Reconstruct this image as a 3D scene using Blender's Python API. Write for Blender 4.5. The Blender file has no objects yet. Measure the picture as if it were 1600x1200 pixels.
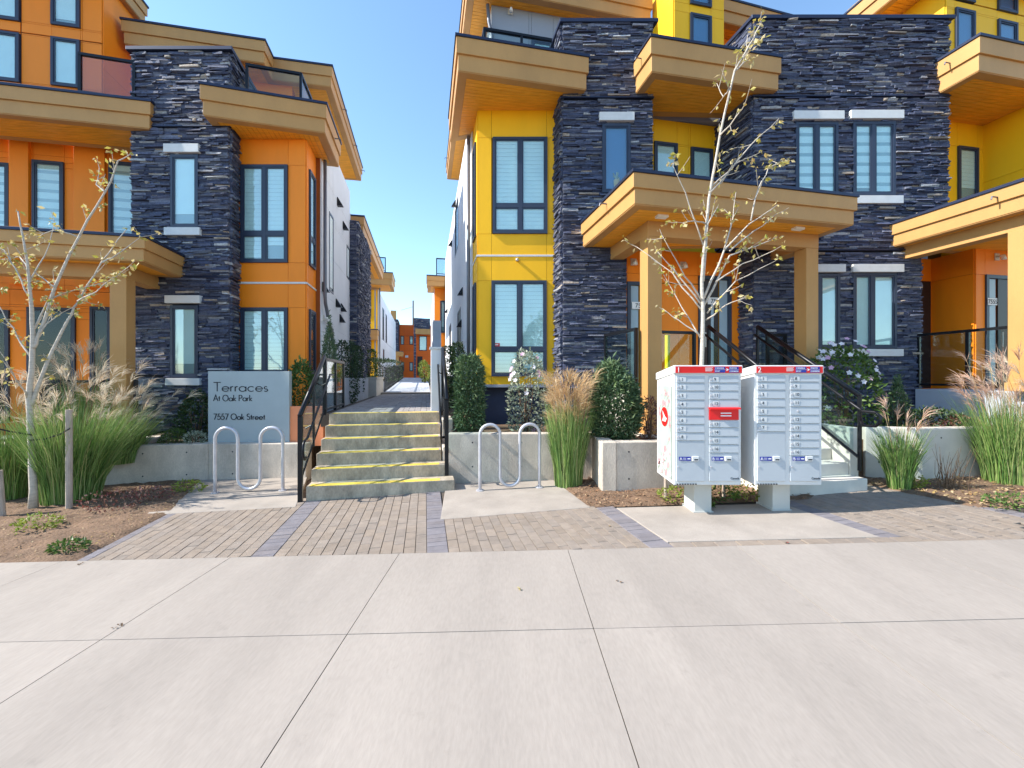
import bpy, bmesh, math, random
from mathutils import Matrix, Vector
R = random.Random(7)
rad = math.radians
# ------------------------------------------------------------------ camera, sky, sun
F, CX, HY, HC = 660.0, 800.0, 592.0, 1.62       # photo focal length (px), centre, horizon row, eye height
SL = 0.023                                       # the street climbs to the right
TH = rad(11.6)                                   # estate grid is turned against the street
E = (math.cos(TH), math.sin(TH)); DD = (-math.sin(TH), math.cos(TH))
S = bpy.context.scene
cam = bpy.data.cameras.new('camera'); camo = bpy.data.objects.new('camera', cam); S.collection.objects.link(camo)
camo.location = (0, 0, HC); camo.rotation_euler = (rad(90), 0, 0)
cam.sensor_width = 36; cam.lens = 36 * F / 1600; cam.shift_y = -8 / 1600; cam.clip_end = 3000; cam.clip_start = .05
S.camera = camo
SUN_EL = rad(40); sd = Vector((-.990, -.139, 0)).normalized()
sdir = Vector((sd.x * math.cos(SUN_EL), sd.y * math.cos(SUN_EL), math.sin(SUN_EL)))
w = bpy.data.worlds.new('World'); S.world = w; w.use_nodes = True
nt = w.node_tree; bg = nt.nodes['Background']
sky = nt.nodes.new('ShaderNodeTexSky'); sky.sky_type = 'NISHITA'; sky.sun_disc = False
sky.sun_elevation = SUN_EL; sky.sun_rotation = math.atan2(sd.x, sd.y); sky.air_density = 1.0; sky.dust_density = .12; sky.ozone_density = 1.3
tn = nt.nodes.new('ShaderNodeVectorMath'); tn.operation = 'MULTIPLY'; tn.inputs[1].default_value = (.87, .98, 1.0)   # the photo's white balance
nt.links.new(sky.outputs[0], tn.inputs[0]); nt.links.new(tn.outputs[0], bg.inputs[0]); bg.inputs[1].default_value = .145
sl = bpy.data.lights.new('sun', 'SUN'); sl.energy = 3.7; sl.angle = rad(.5); sl.color = (1, .95, .86)
so = bpy.data.objects.new('sun', sl); S.collection.objects.link(so); so.rotation_euler = sdir.to_track_quat('Z', 'Y').to_euler()
S.view_settings.view_transform = 'Standard'; S.view_settings.look = 'None'; S.view_settings.gamma = 1; S.view_settings.exposure = 1.28

# ------------------------------------------------------------------ helpers
def add2(p, a, v): return (p[0] + a * v[0], p[1] + a * v[1])
def pl(px, D): return ((px - CX) / F * D, D)
def zz(py, D): return HC - (py - HY) / F * D
def P(px, py, D): return Vector(((px - CX) / F * D, D, zz(py, D)))
def gz(x): return SL * max(-25, min(25, x))
def G(px, py):
    D = F * HC / (py - HY + SL * (px - CX)); return ((px - CX) / F * D, D)
def uv(p): return (p[0] * E[0] + p[1] * E[1], p[0] * DD[0] + p[1] * DD[1])
def xy(u, v): return (u * E[0] + v * DD[0], u * E[1] + v * DD[1])

class MB:
    def __init__(s): s.v = []; s.f = []; s.c = None
    def col(s, n, c):
        if s.c is None: s.c = []
        s.c += [c] * n
    def hexa(s, p, c=None):
        n = len(s.v); s.v += [tuple(q) for q in p]
        s.f += [tuple(n + i for i in q) for q in ((0,3,2,1),(4,5,6,7),(0,1,5,4),(1,2,6,5),(2,3,7,6),(3,0,4,7))]
        if c: s.col(6, c)
        return s
    def box(s, x0, x1, y0, y1, z0, z1, c=None):
        return s.hexa([(x0,y0,z0),(x1,y0,z0),(x1,y1,z0),(x0,y1,z0),(x0,y0,z1),(x1,y0,z1),(x1,y1,z1),(x0,y1,z1)], c)
    def prism(s, poly, z0, z1, zf=None):
        a = sum(poly[i][0]*poly[(i+1)%len(poly)][1]-poly[(i+1)%len(poly)][0]*poly[i][1] for i in range(len(poly)))
        if a < 0: poly = poly[::-1]
        n = len(s.v); k = len(poly); zf = zf or (lambda x, y: 0)
        s.v += [(x, y, z0 + zf(x, y)) for x, y in poly] + [(x, y, z1 + zf(x, y)) for x, y in poly]
        s.f += [tuple(n + i for i in range(k))[::-1], tuple(n + k + i for i in range(k))]
        s.f += [(n+i, n+(i+1)%k, n+k+(i+1)%k, n+k+i) for i in range(k)]
        return s
    def tube(s, pts, r, n=8, cap=True, c=None):
        pts = [Vector(p) for p in pts]; k = len(pts)
        rs = r if isinstance(r, (list, tuple)) else [r] * k
        b = len(s.v); ref = None
        for i, p in enumerate(pts):
            t = (pts[min(i+1,k-1)] - pts[max(i-1,0)]).normalized()
            if ref is None: ref = t.orthogonal().normalized()
            ref = (ref - t * ref.dot(t))
            ref = ref.normalized() if ref.length > 1e-5 else t.orthogonal().normalized()
            q = t.cross(ref)
            for j in range(n):
                a = 2*math.pi*j/n; s.v.append(tuple(p + (ref*math.cos(a) + q*math.sin(a)) * rs[i]))
        for i in range(k-1):
            for j in range(n):
                s.f.append((b+i*n+j, b+i*n+(j+1)%n, b+(i+1)*n+(j+1)%n, b+(i+1)*n+j))
        nf = (k-1)*n
        if cap: s.f += [tuple(b+j for j in range(n))[::-1], tuple(b+(k-1)*n+j for j in range(n))]; nf += 2
        if c: s.col(nf, c)
        return s
    def ribbon(s, pts, wd, side):
        b = len(s.v); k = len(pts)
        for i, p in enumerate(pts):
            h = side * (wd[i] / 2); s.v += [tuple(p - h), tuple(p + h)]
        for i in range(k-1): s.f.append((b+2*i, b+2*i+1, b+2*i+3, b+2*i+2))
        return s
    def leaf(s, p, a, b):          # folded diamond: stem p, tip p+a, half width b
        n = len(s.v); m = p + a * .45; up = a.cross(b).normalized() * b.length * .35
        s.v += [tuple(p), tuple(m + b + up), tuple(p + a), tuple(m - b + up)]
        s.f += [(n, n+1, n+2), (n, n+2, n+3)]
    def mesh(s, name, mat, smooth=False):
        me = bpy.data.meshes.new(name); me.from_pydata(s.v, [], s.f)
        if s.c:
            at = me.attributes.new('Col', 'FLOAT_COLOR', 'FACE')
            for i, c in enumerate(s.c): at.data[i].color = (c[0], c[1], c[2], 1)
        if mat: me.materials.append(mat)
        if smooth: me.polygons.foreach_set('use_smooth', [True]*len(me.polygons))
        me.update(); return me
    def build(s, name, mat, par=None, smooth=False, kind=None, bevel=0):
        o = bpy.data.objects.new(name, s.mesh(name, mat, smooth)); S.collection.objects.link(o)
        if par: o.parent = par
        if kind: o['kind'] = kind
        if bevel:
            m = o.modifiers.new('b', 'BEVEL'); m.width = bevel; m.segments = 2; m.limit_method = 'ANGLE'
        return o
def tag(o, label, cat, group=None):
    o['label'] = label; o['category'] = cat
    if group: o['group'] = group
    return o
def thing(name, label, cat, loc=(0,0,0), group=None):
    o = bpy.data.objects.new(name, None); S.collection.objects.link(o); o.location = loc; o.empty_display_size = .1
    bpy.context.view_layer.update() if False else None
    return tag(o, label, cat, group)
def link(name, me, par, mat4=None, kind=None):
    o = bpy.data.objects.new(name, me); S.collection.objects.link(o); o.parent = par
    if mat4 is not None: o.matrix_local = mat4
    if kind: o['kind'] = kind
    return o
def clip(poly, reg):               # convex clip of poly by convex CCW reg
    a = sum(reg[i][0]*reg[(i+1)%len(reg)][1]-reg[(i+1)%len(reg)][0]*reg[i][1] for i in range(len(reg)))
    if a < 0: reg = reg[::-1]
    out = poly
    for i in range(len(reg)):
        A, B = reg[i], reg[(i+1)%len(reg)]; inp, out = out, []
        sd_ = lambda p: (B[0]-A[0])*(p[1]-A[1]) - (B[1]-A[1])*(p[0]-A[0])
        for j in range(len(inp)):
            p, q = inp[j-1], inp[j]; a_, b_ = sd_(p), sd_(q)
            if (a_ >= 0) != (b_ >= 0):
                t = a_/(a_-b_); out.append((p[0]+t*(q[0]-p[0]), p[1]+t*(q[1]-p[1])))
            if b_ >= 0: out.append(q)
        if not out: return []
    return out
def area(p): return abs(sum(p[i-1][0]*p[i][1]-p[i][0]*p[i-1][1] for i in range(len(p))))/2

# ------------------------------------------------------------------ materials
def mat(name, col, rough=.6, var=.0, scale=3., bump=0., bscale=40., metal=0., attr=False, island=None, spec=.4, sss=0, stretch=None, transl=0, fine=0, fscale=120, orand=0, spots=0):
    m = bpy.data.materials.new(name); m.use_nodes = True; t = m.node_tree; b = t.nodes['Principled BSDF']
    b.inputs['Roughness'].default_value = rough; b.inputs['Metallic'].default_value = metal; b.inputs['Specular IOR Level'].default_value = spec
    N = t.nodes.new; L = t.links.new
    src = None
    tc = N('ShaderNodeTexCoord'); vec = tc.outputs['Object']
    if stretch:
        mp = N('ShaderNodeMapping'); mp.inputs['Scale'].default_value = stretch; L(vec, mp.inputs[0]); vec = mp.outputs[0]
    if attr:
        a = N('ShaderNodeAttribute'); a.attribute_name = 'Col'; src = a.outputs['Color']
    elif island:
        g = N('ShaderNodeNewGeometry'); cr = N('ShaderNodeValToRGB'); cr.color_ramp.elements[0].color = (*island[0], 1); cr.color_ramp.elements[1].color = (*island[-1], 1)
        for i, c in enumerate(island[1:-1]):
            e = cr.color_ramp.elements.new((i+1)/(len(island)-1)); e.color = (*c, 1)
        L(g.outputs['Random Per Island'], cr.inputs[0]); src = cr.outputs[0]
    if var:
        n = N('ShaderNodeTexNoise'); n.inputs['Scale'].default_value = scale; n.inputs['Detail'].default_value = 7; n.inputs['Roughness'].default_value = .62; L(vec, n.inputs['Vector'])
        mr = N('ShaderNodeMapRange'); mr.inputs['From Min'].default_value = .3; mr.inputs['From Max'].default_value = .7
        mr.inputs['To Min'].default_value = 1 - var; mr.inputs['To Max'].default_value = 1 + var; L(n.outputs['Fac'], mr.inputs[0])
        mx = N('ShaderNodeVectorMath'); mx.operation = 'SCALE'
        if src: L(src, mx.inputs[0])
        else: mx.inputs[0].default_value = col
        L(mr.outputs[0], mx.inputs['Scale']); src = mx.outputs[0]
    if spots:
        n5 = N('ShaderNodeTexNoise'); n5.inputs['Scale'].default_value = 5.5; n5.inputs['Detail'].default_value = 8; n5.inputs['Roughness'].default_value = .7; L(tc.outputs['Object'], n5.inputs['Vector'])
        m5 = N('ShaderNodeMapRange'); m5.inputs['From Min'].default_value = .60; m5.inputs['From Max'].default_value = .76; m5.inputs['To Min'].default_value = 1; m5.inputs['To Max'].default_value = 1-spots; L(n5.outputs['Fac'], m5.inputs[0])
        x5 = N('ShaderNodeVectorMath'); x5.operation = 'SCALE'; L(src, x5.inputs[0]); L(m5.outputs[0], x5.inputs['Scale']); src = x5.outputs[0]
    if orand:
        oi = N('ShaderNodeObjectInfo'); m4 = N('ShaderNodeMapRange'); m4.inputs['To Min'].default_value = 1-orand; m4.inputs['To Max'].default_value = 1+orand; L(oi.outputs['Random'], m4.inputs[0])
        x4 = N('ShaderNodeVectorMath'); x4.operation = 'SCALE'
        if src: L(src, x4.inputs[0])
        else: x4.inputs[0].default_value = col
        L(m4.outputs[0], x4.inputs['Scale']); src = x4.outputs[0]
    if fine:
        n3 = N('ShaderNodeTexNoise'); n3.inputs['Scale'].default_value = fscale; n3.inputs['Detail'].default_value = 3; L(vec, n3.inputs['Vector'])
        m3 = N('ShaderNodeMapRange'); m3.inputs['From Min'].default_value = .32; m3.inputs['From Max'].default_value = .68; m3.inputs['To Min'].default_value = 1-fine; m3.inputs['To Max'].default_value = 1+fine; L(n3.outputs['Fac'], m3.inputs[0])
        x3 = N('ShaderNodeVectorMath'); x3.operation = 'SCALE'
        if src: L(src, x3.inputs[0])
        else: x3.inputs[0].default_value = col
        L(m3.outputs[0], x3.inputs['Scale']); src = x3.outputs[0]
    if src: L(src, b.inputs['Base Color'])
    else: b.inputs['Base Color'].default_value = (*col, 1)
    if bump:
        n2 = N('ShaderNodeTexNoise'); n2.inputs['Scale'].default_value = bscale; n2.inputs['Detail'].default_value = 6; L(vec, n2.inputs['Vector'])
        bp = N('ShaderNodeBump'); bp.inputs['Strength'].default_value = bump; bp.inputs['Distance'].default_value = .02; L(n2.outputs['Fac'], bp.inputs['Height']); L(bp.outputs[0], b.inputs['Normal'])
    if transl:
        tr = N('ShaderNodeBsdfTranslucent'); ms = N('ShaderNodeMixShader'); ms.inputs[0].default_value = transl
        if src: L(src, tr.inputs[0])
        else: tr.inputs[0].default_value = (*col, 1)
        L(b.outputs[0], ms.inputs[1]); L(tr.outputs[0], ms.inputs[2]); L(ms.outputs[0], t.nodes['Material Output'].inputs[0])
    return m
def glass(name, tint, refl, fac=1.0):
    m = bpy.data.materials.new(name); m.use_nodes = True; t = m.node_tree; t.nodes.remove(t.nodes['Principled BSDF'])
    N = t.nodes.new; tr = N('ShaderNodeBsdfTransparent'); tr.inputs[0].default_value = (*tint, 1)
    gl = N('ShaderNodeBsdfGlossy'); gl.inputs['Roughness'].default_value = .015
    ge = N('ShaderNodeNewGeometry'); dt = N('ShaderNodeVectorMath'); dt.operation = 'DOT_PRODUCT'; t.links.new(ge.outputs['Incoming'], dt.inputs[0]); t.links.new(ge.outputs['Normal'], dt.inputs[1])
    ab = N('ShaderNodeMath'); ab.operation = 'ABSOLUTE'; t.links.new(dt.outputs['Value'], ab.inputs[0]); om = N('ShaderNodeMath'); om.operation = 'SUBTRACT'; om.inputs[0].default_value = 1; t.links.new(ab.outputs[0], om.inputs[1])
    fr = N('ShaderNodeMath'); fr.operation = 'POWER'; fr.inputs[1].default_value = 5; t.links.new(om.outputs[0], fr.inputs[0])
    ad = N('ShaderNodeMath'); ad.operation = 'MULTIPLY_ADD'; ad.inputs[1].default_value = 1-refl; ad.inputs[2].default_value = refl; ad.use_clamp = True
    nz = N('ShaderNodeTexNoise'); nz.inputs['Scale'].default_value = 1.3; bp = N('ShaderNodeBump'); bp.inputs['Strength'].default_value = .012; bp.inputs['Distance'].default_value = .05
    t.links.new(nz.outputs[0], bp.inputs['Height']); t.links.new(bp.outputs[0], gl.inputs['Normal'])
    mx = N('ShaderNodeMixShader'); t.links.new(fr.outputs[0], ad.inputs[0]); t.links.new(ad.outputs[0], mx.inputs[0])
    t.links.new(tr.outputs[0], mx.inputs[1]); t.links.new(gl.outputs[0], mx.inputs[2]); t.links.new(mx.outputs[0], t.nodes['Material Output'].inputs[0])
    return m
M = dict(
 walk=mat('sidewalk_concrete', (.318,.275,.238), .88, .13, 1.3, .05, 160, stretch=(1,.22,1), fine=.05, fscale=70, orand=.045, spots=.16),
 pad=mat('pad_concrete', (.335,.29,.25), .85, .18, 1.8, .08, 150, fine=.10),
 conc=mat('cast_concrete', (.54,.47,.395), .85, .28, 2.2, .2, 60, fine=.08, fscale=60, stretch=(1,1,.55)),
 step=mat('weathered_step', (.40,.335,.255), .88, .42, 4.5, .25, 60, fine=.12, fscale=45, stretch=(1,1,.5)), farorange=mat('far_orange_panel', (.88,.15,.008), .55, .05, 2),
 joint=mat('joint_dirt', (.09,.072,.058), .95, .2, 8),
 pale=mat('pale_concrete', (.63,.58,.51), .85, .14, 2, .1, 60),
 bluegrey=mat('shade_blue_concrete', (.42,.45,.50), .8, .08, 2, .1, 60),  # blue cast of the shaded porch wall is mixed into this concrete colour
 paver=mat('paver', (.3,.25,.2), .9, .13, 9, .5, 160, attr=True),
 stone=mat('ledgestone', (.1,.1,.12), .75, .35, 26, .9, 90, attr=True),
 stoneback=mat('stone_mortar', (.03,.03,.04), .9),
 orange=mat('orange_panel', (.93,.25,.006), .55, .07, 1.6, .04, 120, stretch=(1,1,.25), orand=.03),
 yellow=mat('yellow_panel', (.94,.49,.003), .55, .06, 1.6, .04, 120, stretch=(1,1,.25), orand=.025),
 ojoint=mat('orange_joint', (.25,.06,.004), .8), yjoint=mat('yellow_joint', (.26,.12,.002), .8),
 tan=mat('tan_fascia', (.50,.265,.088), .55, .10, 1.6, .05, 80, stretch=(1,1,.4), fine=.03),
 wood=mat('soffit_wood', (.85,.37,.03), .5, .18, 3, .05, 30, stretch=(1,8,1)),
 cap=mat('navy_flashing', (.022,.030,.065), .4, .1, 2, metal=.3),
 frame=mat('window_frame', (.030,.042,.075), .4, .05, 3),
 black=mat('black_rail', (.012,.013,.017), .35, .1, 4, metal=.4),
 white=mat('white_stucco', (.74,.74,.76), .8, .05, 1, .06, 90),
 greyw=mat('grey_panel', (.30,.32,.37), .7, .05, 1.2),
 navy=mat('navy_foundation', (.035,.045,.085), .75, .15, 2, .1, 40),
 lintel=mat('precast_lintel', (.66,.65,.64), .8, .06, 6, .1, 60),
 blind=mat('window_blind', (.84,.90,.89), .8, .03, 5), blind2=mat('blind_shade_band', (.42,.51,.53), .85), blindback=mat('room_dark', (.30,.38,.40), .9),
 deepblue=mat('blue_reflection_backing', (.03,.16,.36), .6), dark=mat('dark_interior', (.015,.016,.025), .5),  # deepblue: the panes' deep blue reflection is put into the backing colour
 door=mat('dark_door', (.03,.018,.018), .4, .1, 4), doorglass=mat('door_glass_frost', (.32,.42,.50), .25),
 plate=mat('white_plate', (.8,.8,.8), .5), ink=mat('dark_lettering', (.012,.017,.03), .5),
 signp=mat('sign_panel', (.36,.41,.425), .55, .05, 2.2, .03, 60),
 salmon=mat('salmon_panel', (.78,.27,.12), .6, .04, 2),
 steel=mat('galvanised_steel', (.52,.51,.54), .38, .12, 7, .05, 60, metal=.35),
 nose=mat('yellow_nosing', (.80,.55,.08), .8, .28, 9, .2, 90),
 mbox=mat('mailbox_grey', (.50,.50,.47), .42, .04, 3), mboxw=mat('mailbox_white', (.66,.66,.65), .45, .05, 4), mdoor=mat('mailbox_door', (.44,.47,.50), .4, .03, 4),
 red=mat('postal_red', (.72,.012,.012), .45), blue=mat('postal_blue', (.015,.03,.30), .45), pink=mat('blossom_pink', (.58,.30,.32), .6, .15, 8), sage=mat('pale_sage', (.36,.42,.38), .6, .1, 5),
 soil=mat('soil', (.17,.105,.065), .95, .38, 5, .9, 35), mulch=mat('mulch', (.2,.1,.05), .9, island=[(.10,.05,.03),(.26,.13,.07),(.36,.24,.14),(.16,.08,.045)]),
 litter=mat('dry_litter', (.3,.2,.1), .9, island=[(.30,.20,.10),(.5,.38,.22),(.20,.10,.05),(.42,.30,.10)]),
 grass=mat('grass_blades', (.1,.2,.04), .6, island=[(.05,.13,.03),(.16,.30,.06),(.30,.40,.12),(.12,.25,.06),(.44,.45,.20)], transl=.25),
 plume=mat('grass_plume', (.6,.45,.3), .8, island=[(.64,.52,.38),(.74,.65,.51),(.58,.41,.27),(.82,.75,.62)], transl=.35),
 plumer=mat('reddish_plume', (.6,.35,.25), .8, island=[(.60,.38,.27),(.70,.50,.38),(.52,.28,.19),(.78,.64,.52)], transl=.3),
 plumeg=mat('golden_plume', (.6,.42,.22), .8, island=[(.58,.38,.18),(.70,.50,.28),(.50,.30,.13),(.76,.62,.42)], transl=.3),
 yew=mat('yew_needles', (.05,.1,.04), .6, island=[(.03,.075,.035),(.075,.14,.055),(.16,.23,.09),(.055,.11,.055),(.20,.26,.13)], transl=.15),
 leaf=mat('shrub_leaf', (.06,.12,.03), .5, island=[(.03,.07,.015),(.08,.15,.03),(.15,.23,.05),(.05,.10,.02)], transl=.25),
 silver=mat('silver_leaf', (.3,.35,.27), .6, island=[(.14,.19,.12),(.32,.37,.27),(.45,.48,.38),(.22,.27,.18)], transl=.2),
 darkleaf=mat('dark_leaf', (.02,.05,.015), .5, island=[(.012,.032,.01),(.03,.065,.02),(.05,.09,.03)], transl=.1),
 limeleaf=mat('lime_leaf', (.2,.26,.04), .5, island=[(.13,.20,.02),(.30,.34,.06),(.20,.27,.03)], transl=.3),
 redleaf=mat('red_leaf', (.15,.04,.04), .5, island=[(.10,.025,.03),(.25,.08,.06),(.32,.20,.15),(.16,.05,.03)], transl=.2),
 autumn=mat('yellowing_leaf', (.4,.35,.06), .6, island=[(.30,.30,.05),(.55,.45,.10),(.62,.52,.28),(.42,.26,.05)], transl=.35),
 bark=mat('pale_bark', (.50,.44,.37), .8, .25, 9, .3, 40, stretch=(1,1,4)), twig=mat('brown_stem', (.16,.10,.06), .9),
 stake=mat('timber_stake', (.42,.34,.28), .85, .2, 6, .3, 40, stretch=(6,6,1)), tie=mat('black_strap', (.01,.01,.012), .7),
 petal=mat('white_petal', (.85,.80,.84), .6, transl=.3), petalp=mat('pink_petal', (.72,.45,.62), .6, transl=.3),
 pipe=mat('grey_downpipe', (.16,.165,.19), .45, metal=.3), lamp=mat('lamp_metal', (.6,.58,.52), .4, metal=.3), lens=mat('lamp_lens', (.85,.83,.78), .3),
 sticker=mat('red_sticker', (.6,.03,.04), .5),
 glass=glass('window_glass', (.90,.98,.98), .12), glass_dark=glass('porch_window_glass', (.6,.68,.72), .035), rail_glass=glass('rail_glass', (.80,.88,.88), .045), rail_pink=glass('tinted_rail_glass', (.84,.78,.84), .06),
)

# ------------------------------------------------------------------ the ground, sidewalk, paving
def struct(o): o['kind'] = 'structure'; return o
g = MB(); n = 0
xs = [-1500, -300, -60, -25, -12, -6, 0, 6, 12, 25, 60, 300, 1500]; ys = [-1500, -200, -20, 2, 4, 8, 20, 60, 300, 2500]
for y in ys:
    for x in xs: g.v.append((x, y, gz(x) - .06))
for j in range(len(ys)-1):
    for i in range(len(xs)-1): a = j*len(xs)+i; g.f.append((a, a+1, a+1+len(xs), a+len(xs)))
struct(g.build('ground', M['soil']))
# planting soil in front of the walls: lumpy sheets
def bed(name, poly, step=.09, h=.035):
    m = MB(); x0 = min(p[0] for p in poly); x1 = max(p[0] for p in poly); y0 = min(p[1] for p in poly); y1 = max(p[1] for p in poly)
    nx = int((x1-x0)/step)+1; ny = int((y1-y0)/step)+1; idx = {}
    for j in range(ny):
        for i in range(nx):
            c = clip([(x0+i*step,y0+j*step),(x0+(i+1)*step,y0+j*step),(x0+(i+1)*step,y0+(j+1)*step),(x0+i*step,y0+(j+1)*step)], poly)
            if len(c) < 3: continue
            f = []
            for p in c:
                k = (round(p[0],4), round(p[1],4))
                if k not in idx:
                    idx[k] = len(m.v); 
                    ed = min(abs((B_[0]-A_[0])*(p[1]-A_[1])-(B_[1]-A_[1])*(p[0]-A_[0]))/math.hypot(B_[0]-A_[0],B_[1]-A_[1]) for A_, B_ in zip(poly, poly[1:]+poly[:1]))
                    m.v.append((p[0], p[1], gz(p[0]) - .006 + min(1, ed/.06)*(.010 + R.uniform(0, h))))
                f.append(idx[k])
            m.f.append(tuple(f))
    return struct(m.build(name, M['soil'], smooth=True))
YE = 3.98
def quadz(m, poly, z0, z1): m.prism(poly, z0, z1, lambda x, y: gz(x))
struct(MB().prism([(-300,-9.2-.0),(300,-9.2),(300,-18),(-300,-18)], -.06, -.05+.0, lambda x, y: gz(x)).build('road', mat('asphalt',(.05,.05,.052),.9,.2,3,.3,80)))
walk = struct(MB().prism([(-26,-1.06),(26,-1.06),(26,YE-.003),(-26,YE-.003)], -.07, -.032, lambda x, y: gz(x)).build('sidewalk', M['joint']))
jx = [-21.7 + 1.588*i for i in range(29)]; jx = [x - jx[12] - 2.65 for x in jx]; jy = [-1.06, .2, 1.46, 2.72, YE]
for i in range(len(jx)-1):
    for j in range(len(jy)-1):
        if jy[j+1] < 1 and abs(jx[i]) > 7: continue
        m = MB(); dz = R.uniform(-.001, .001)
        m.prism([(jx[i]+.0028,jy[j]+.0028),(jx[i+1]-.0028,jy[j]+.0028),(jx[i+1]-.0028,jy[j+1]-.0028),(jx[i]+.0028,jy[j+1]-.0028)], -.04, dz, lambda x, y: gz(x))
        m.build('slab', M['walk'], walk)
# paving: regions in photo ground points
def gp(*a): return [G(*p) for p in a]
padL = gp((226,805),(462,792),(482,741),(318,747)); padR = gp((688,812),(922,793),(862,748),(697,757)); padM = None
_u3 = uv(G(1050,852))[0]+.004; _u4 = uv(G(1386,843))[0]-.004
def _on(u, y): v = (y - u*E[1])/DD[1]; return xy(u, v)
padM = [_on(_u3,YE+.125), _on(_u4,YE+.125), xy(_u4,uv(G(1262,783))[1]), xy(_u3,uv(G(1003,790))[1])]
for nm, poly in (('bike_pad_west', padL), ('bike_pad_east', padR), ('mailbox_pad', padM)):
    struct(MB().prism(poly, -.06, .004, lambda x, y: gz(x)).build(nm.replace('_west','').replace('_east',''), M['pad'], bevel=.006))
paving = struct(MB().prism([(-4.2,YE),(10.5,YE),(10.5,6.35),(-2.5,6.35)], -.08, -.02, lambda x, y: gz(x)).build('paving', M['joint']))
regs = []       # (convex region, tone, cut-outs handled by pads lying 4 mm above)
uE = lambda px, py: uv(G(px, py))
u_left = uE(135,874)[0]; 
strips = [(uE(140,874)[0], uE(165,874)[0]+.0), (uE(395,868)[0], uE(428,868)[0]), (uE(667,861)[0], uE(701,861)[0])]
pcs = []
def in_poly(p, poly):
    c = False
    for i in range(len(poly)):
        a, b = poly[i-1], poly[i]
        if (a[1] > p[1]) != (b[1] > p[1]) and p[0] < (b[0]-a[0])*(p[1]-a[1])/(b[1]-a[1])+a[0]: c = not c
    return c
def lay(u0, u1, v0, v1, reg, w, l, tone, bond=True, gap=.005):
    nu = max(1, round((u1-u0)/w)); w = (u1-u0)/nu
    for i in range(nu):
        off = (l/2 if i % 2 else 0) + (R.uniform(-.02,.02) if bond else 0)
        v = v0 - l + (off if bond else 0)
        while v < v1:
            q = [xy(u0+i*w+gap/2, v+gap/2), xy(u0+(i+1)*w-gap/2, v+gap/2), xy(u0+(i+1)*w-gap/2, v+l-gap/2), xy(u0+i*w+gap/2, v+l-gap/2)]
            c = clip(q, reg); v += l
            if len(c) < 3 or area(c) < .0012: continue
            ctr = (sum(p[0] for p in c)/len(c), sum(p[1] for p in c)/len(c))
            if any(in_poly(ctr, pd) and all(in_poly(p, pd) for p in c) for pd in (padL, padR, padM)): continue
            pcs.append((c, tone, area(c) > .97*area(q)))
TAN = (.275,.222,.18); PUR = (.205,.185,.195)
sA = G(135,874); sB = G(1060,851); sC = (10.4, YE)
base = [(-4.05,YE),(10.4,YE),(10.4,6.3),(-2.6,6.3)]
left_line = uE(215,806)
# left field, stair field, right field
uL = uE(120,876)[0]; s1a, s1b = uE(393,868)[0], uE(428,868)[0]; s2a, s2b = uE(667,861)[0], uE(701,861)[0]; s3a, s3b = uE(1012,853)[0], uE(1050,852)[0]
front = [(-6,YE),(10.4,YE),(10.4,6.25),(-6,6.25)]
vmax_stair = uv(G(590,775))[1]
def reg_v(vm): return clip(front, [xy(-9,-9), xy(12,-9), xy(12,vm), xy(-9,vm)])
vL = uv(G(330,798))[1]; vR = uv(G(800,802))[1]; vM = uv(G(960,790))[1] + .12
lay(uL, uL+.10, 2, 7, reg_v(vL+.55), .10, .2, PUR, False); lay(uL+.10, s1a, 2, 7, reg_v(vL+.3), .106, .212, TAN)
lay(s1a, s1b, 2, 7, reg_v(vmax_stair), .21, .105, PUR, False); lay(s1b, s2a, 2, 7, reg_v(vmax_stair), .106, .212, TAN)
lay(s2a, s2b, 2, 7, reg_v(vmax_stair-.0), .21, .105, PUR, False); lay(s2b, s3a, 2, 7, reg_v(vM), .106, .212, TAN)
lay(s3a, s3b, 2, 7, reg_v(uv(G(1000,789))[1]+.05), .21, .105, PUR, False)
frow = [(G(1050,852)[0], YE), (G(1412,843)[0], YE), (G(1412,843)[0], YE+.13), (G(1050,852)[0], YE+.13)]
x = frow[0][0]
while x < frow[1][0]-.05:
    pcs.append(([(x+.003,YE),(x+.209,YE),(x+.209,YE+.118),(x+.003,YE+.118)], TAN, False)); x += .212
s4a = uv(G(1386,843))[0]; s4b = s4a + .21; s5 = uv(G(1560,800))[0]
top_r = [(-6,YE),(10.4,YE),(10.4,6.0),(-6,6.0)]
lay(s4a, s4b, 2, 7, top_r, .21, .105, PUR, False); lay(s4b, s5, 2, 7, top_r, .106, .212, TAN); lay(s5, s5+.21, 2, 7, top_r, .21, .105, PUR, False)
tilt = Matrix.Rotation(-math.atan(SL), 4, 'Y')
def paver_mesh(poly, tone, name='paver'):
    k = R.uniform(.91, 1.08); h = R.uniform(-.05,.05); c = (tone[0]*k*(1+h*.4), tone[1]*k, tone[2]*k*(1-h*.6))
    ctr = (sum(p[0] for p in poly)/len(poly), sum(p[1] for p in poly)/len(poly)); m = MB(); dz = R.uniform(-.0025,.0015)
    ins = [(ctr[0]+(p[0]-ctr[0])*.965, ctr[1]+(p[1]-ctr[1])*.965) for p in poly]
    a = sum(poly[i-1][0]*poly[i][1]-poly[i][0]*poly[i-1][1] for i in range(len(poly)))
    if a < 0: poly = poly[::-1]; ins = ins[::-1]
    n = len(poly)
    m.v = [(p[0],p[1],gz(p[0])-.03) for p in poly] + [(p[0],p[1],gz(p[0])-.004+dz) for p in poly] + [(p[0],p[1],gz(p[0])+dz) for p in ins]
    for r in range(2): m.f += [(r*n+i, r*n+(i+1)%n, (r+1)*n+(i+1)%n, (r+1)*n+i) for i in range(n)]
    m.f.append(tuple(2*n+i for i in range(n))); m.col(len(m.f), c); return m
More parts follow.
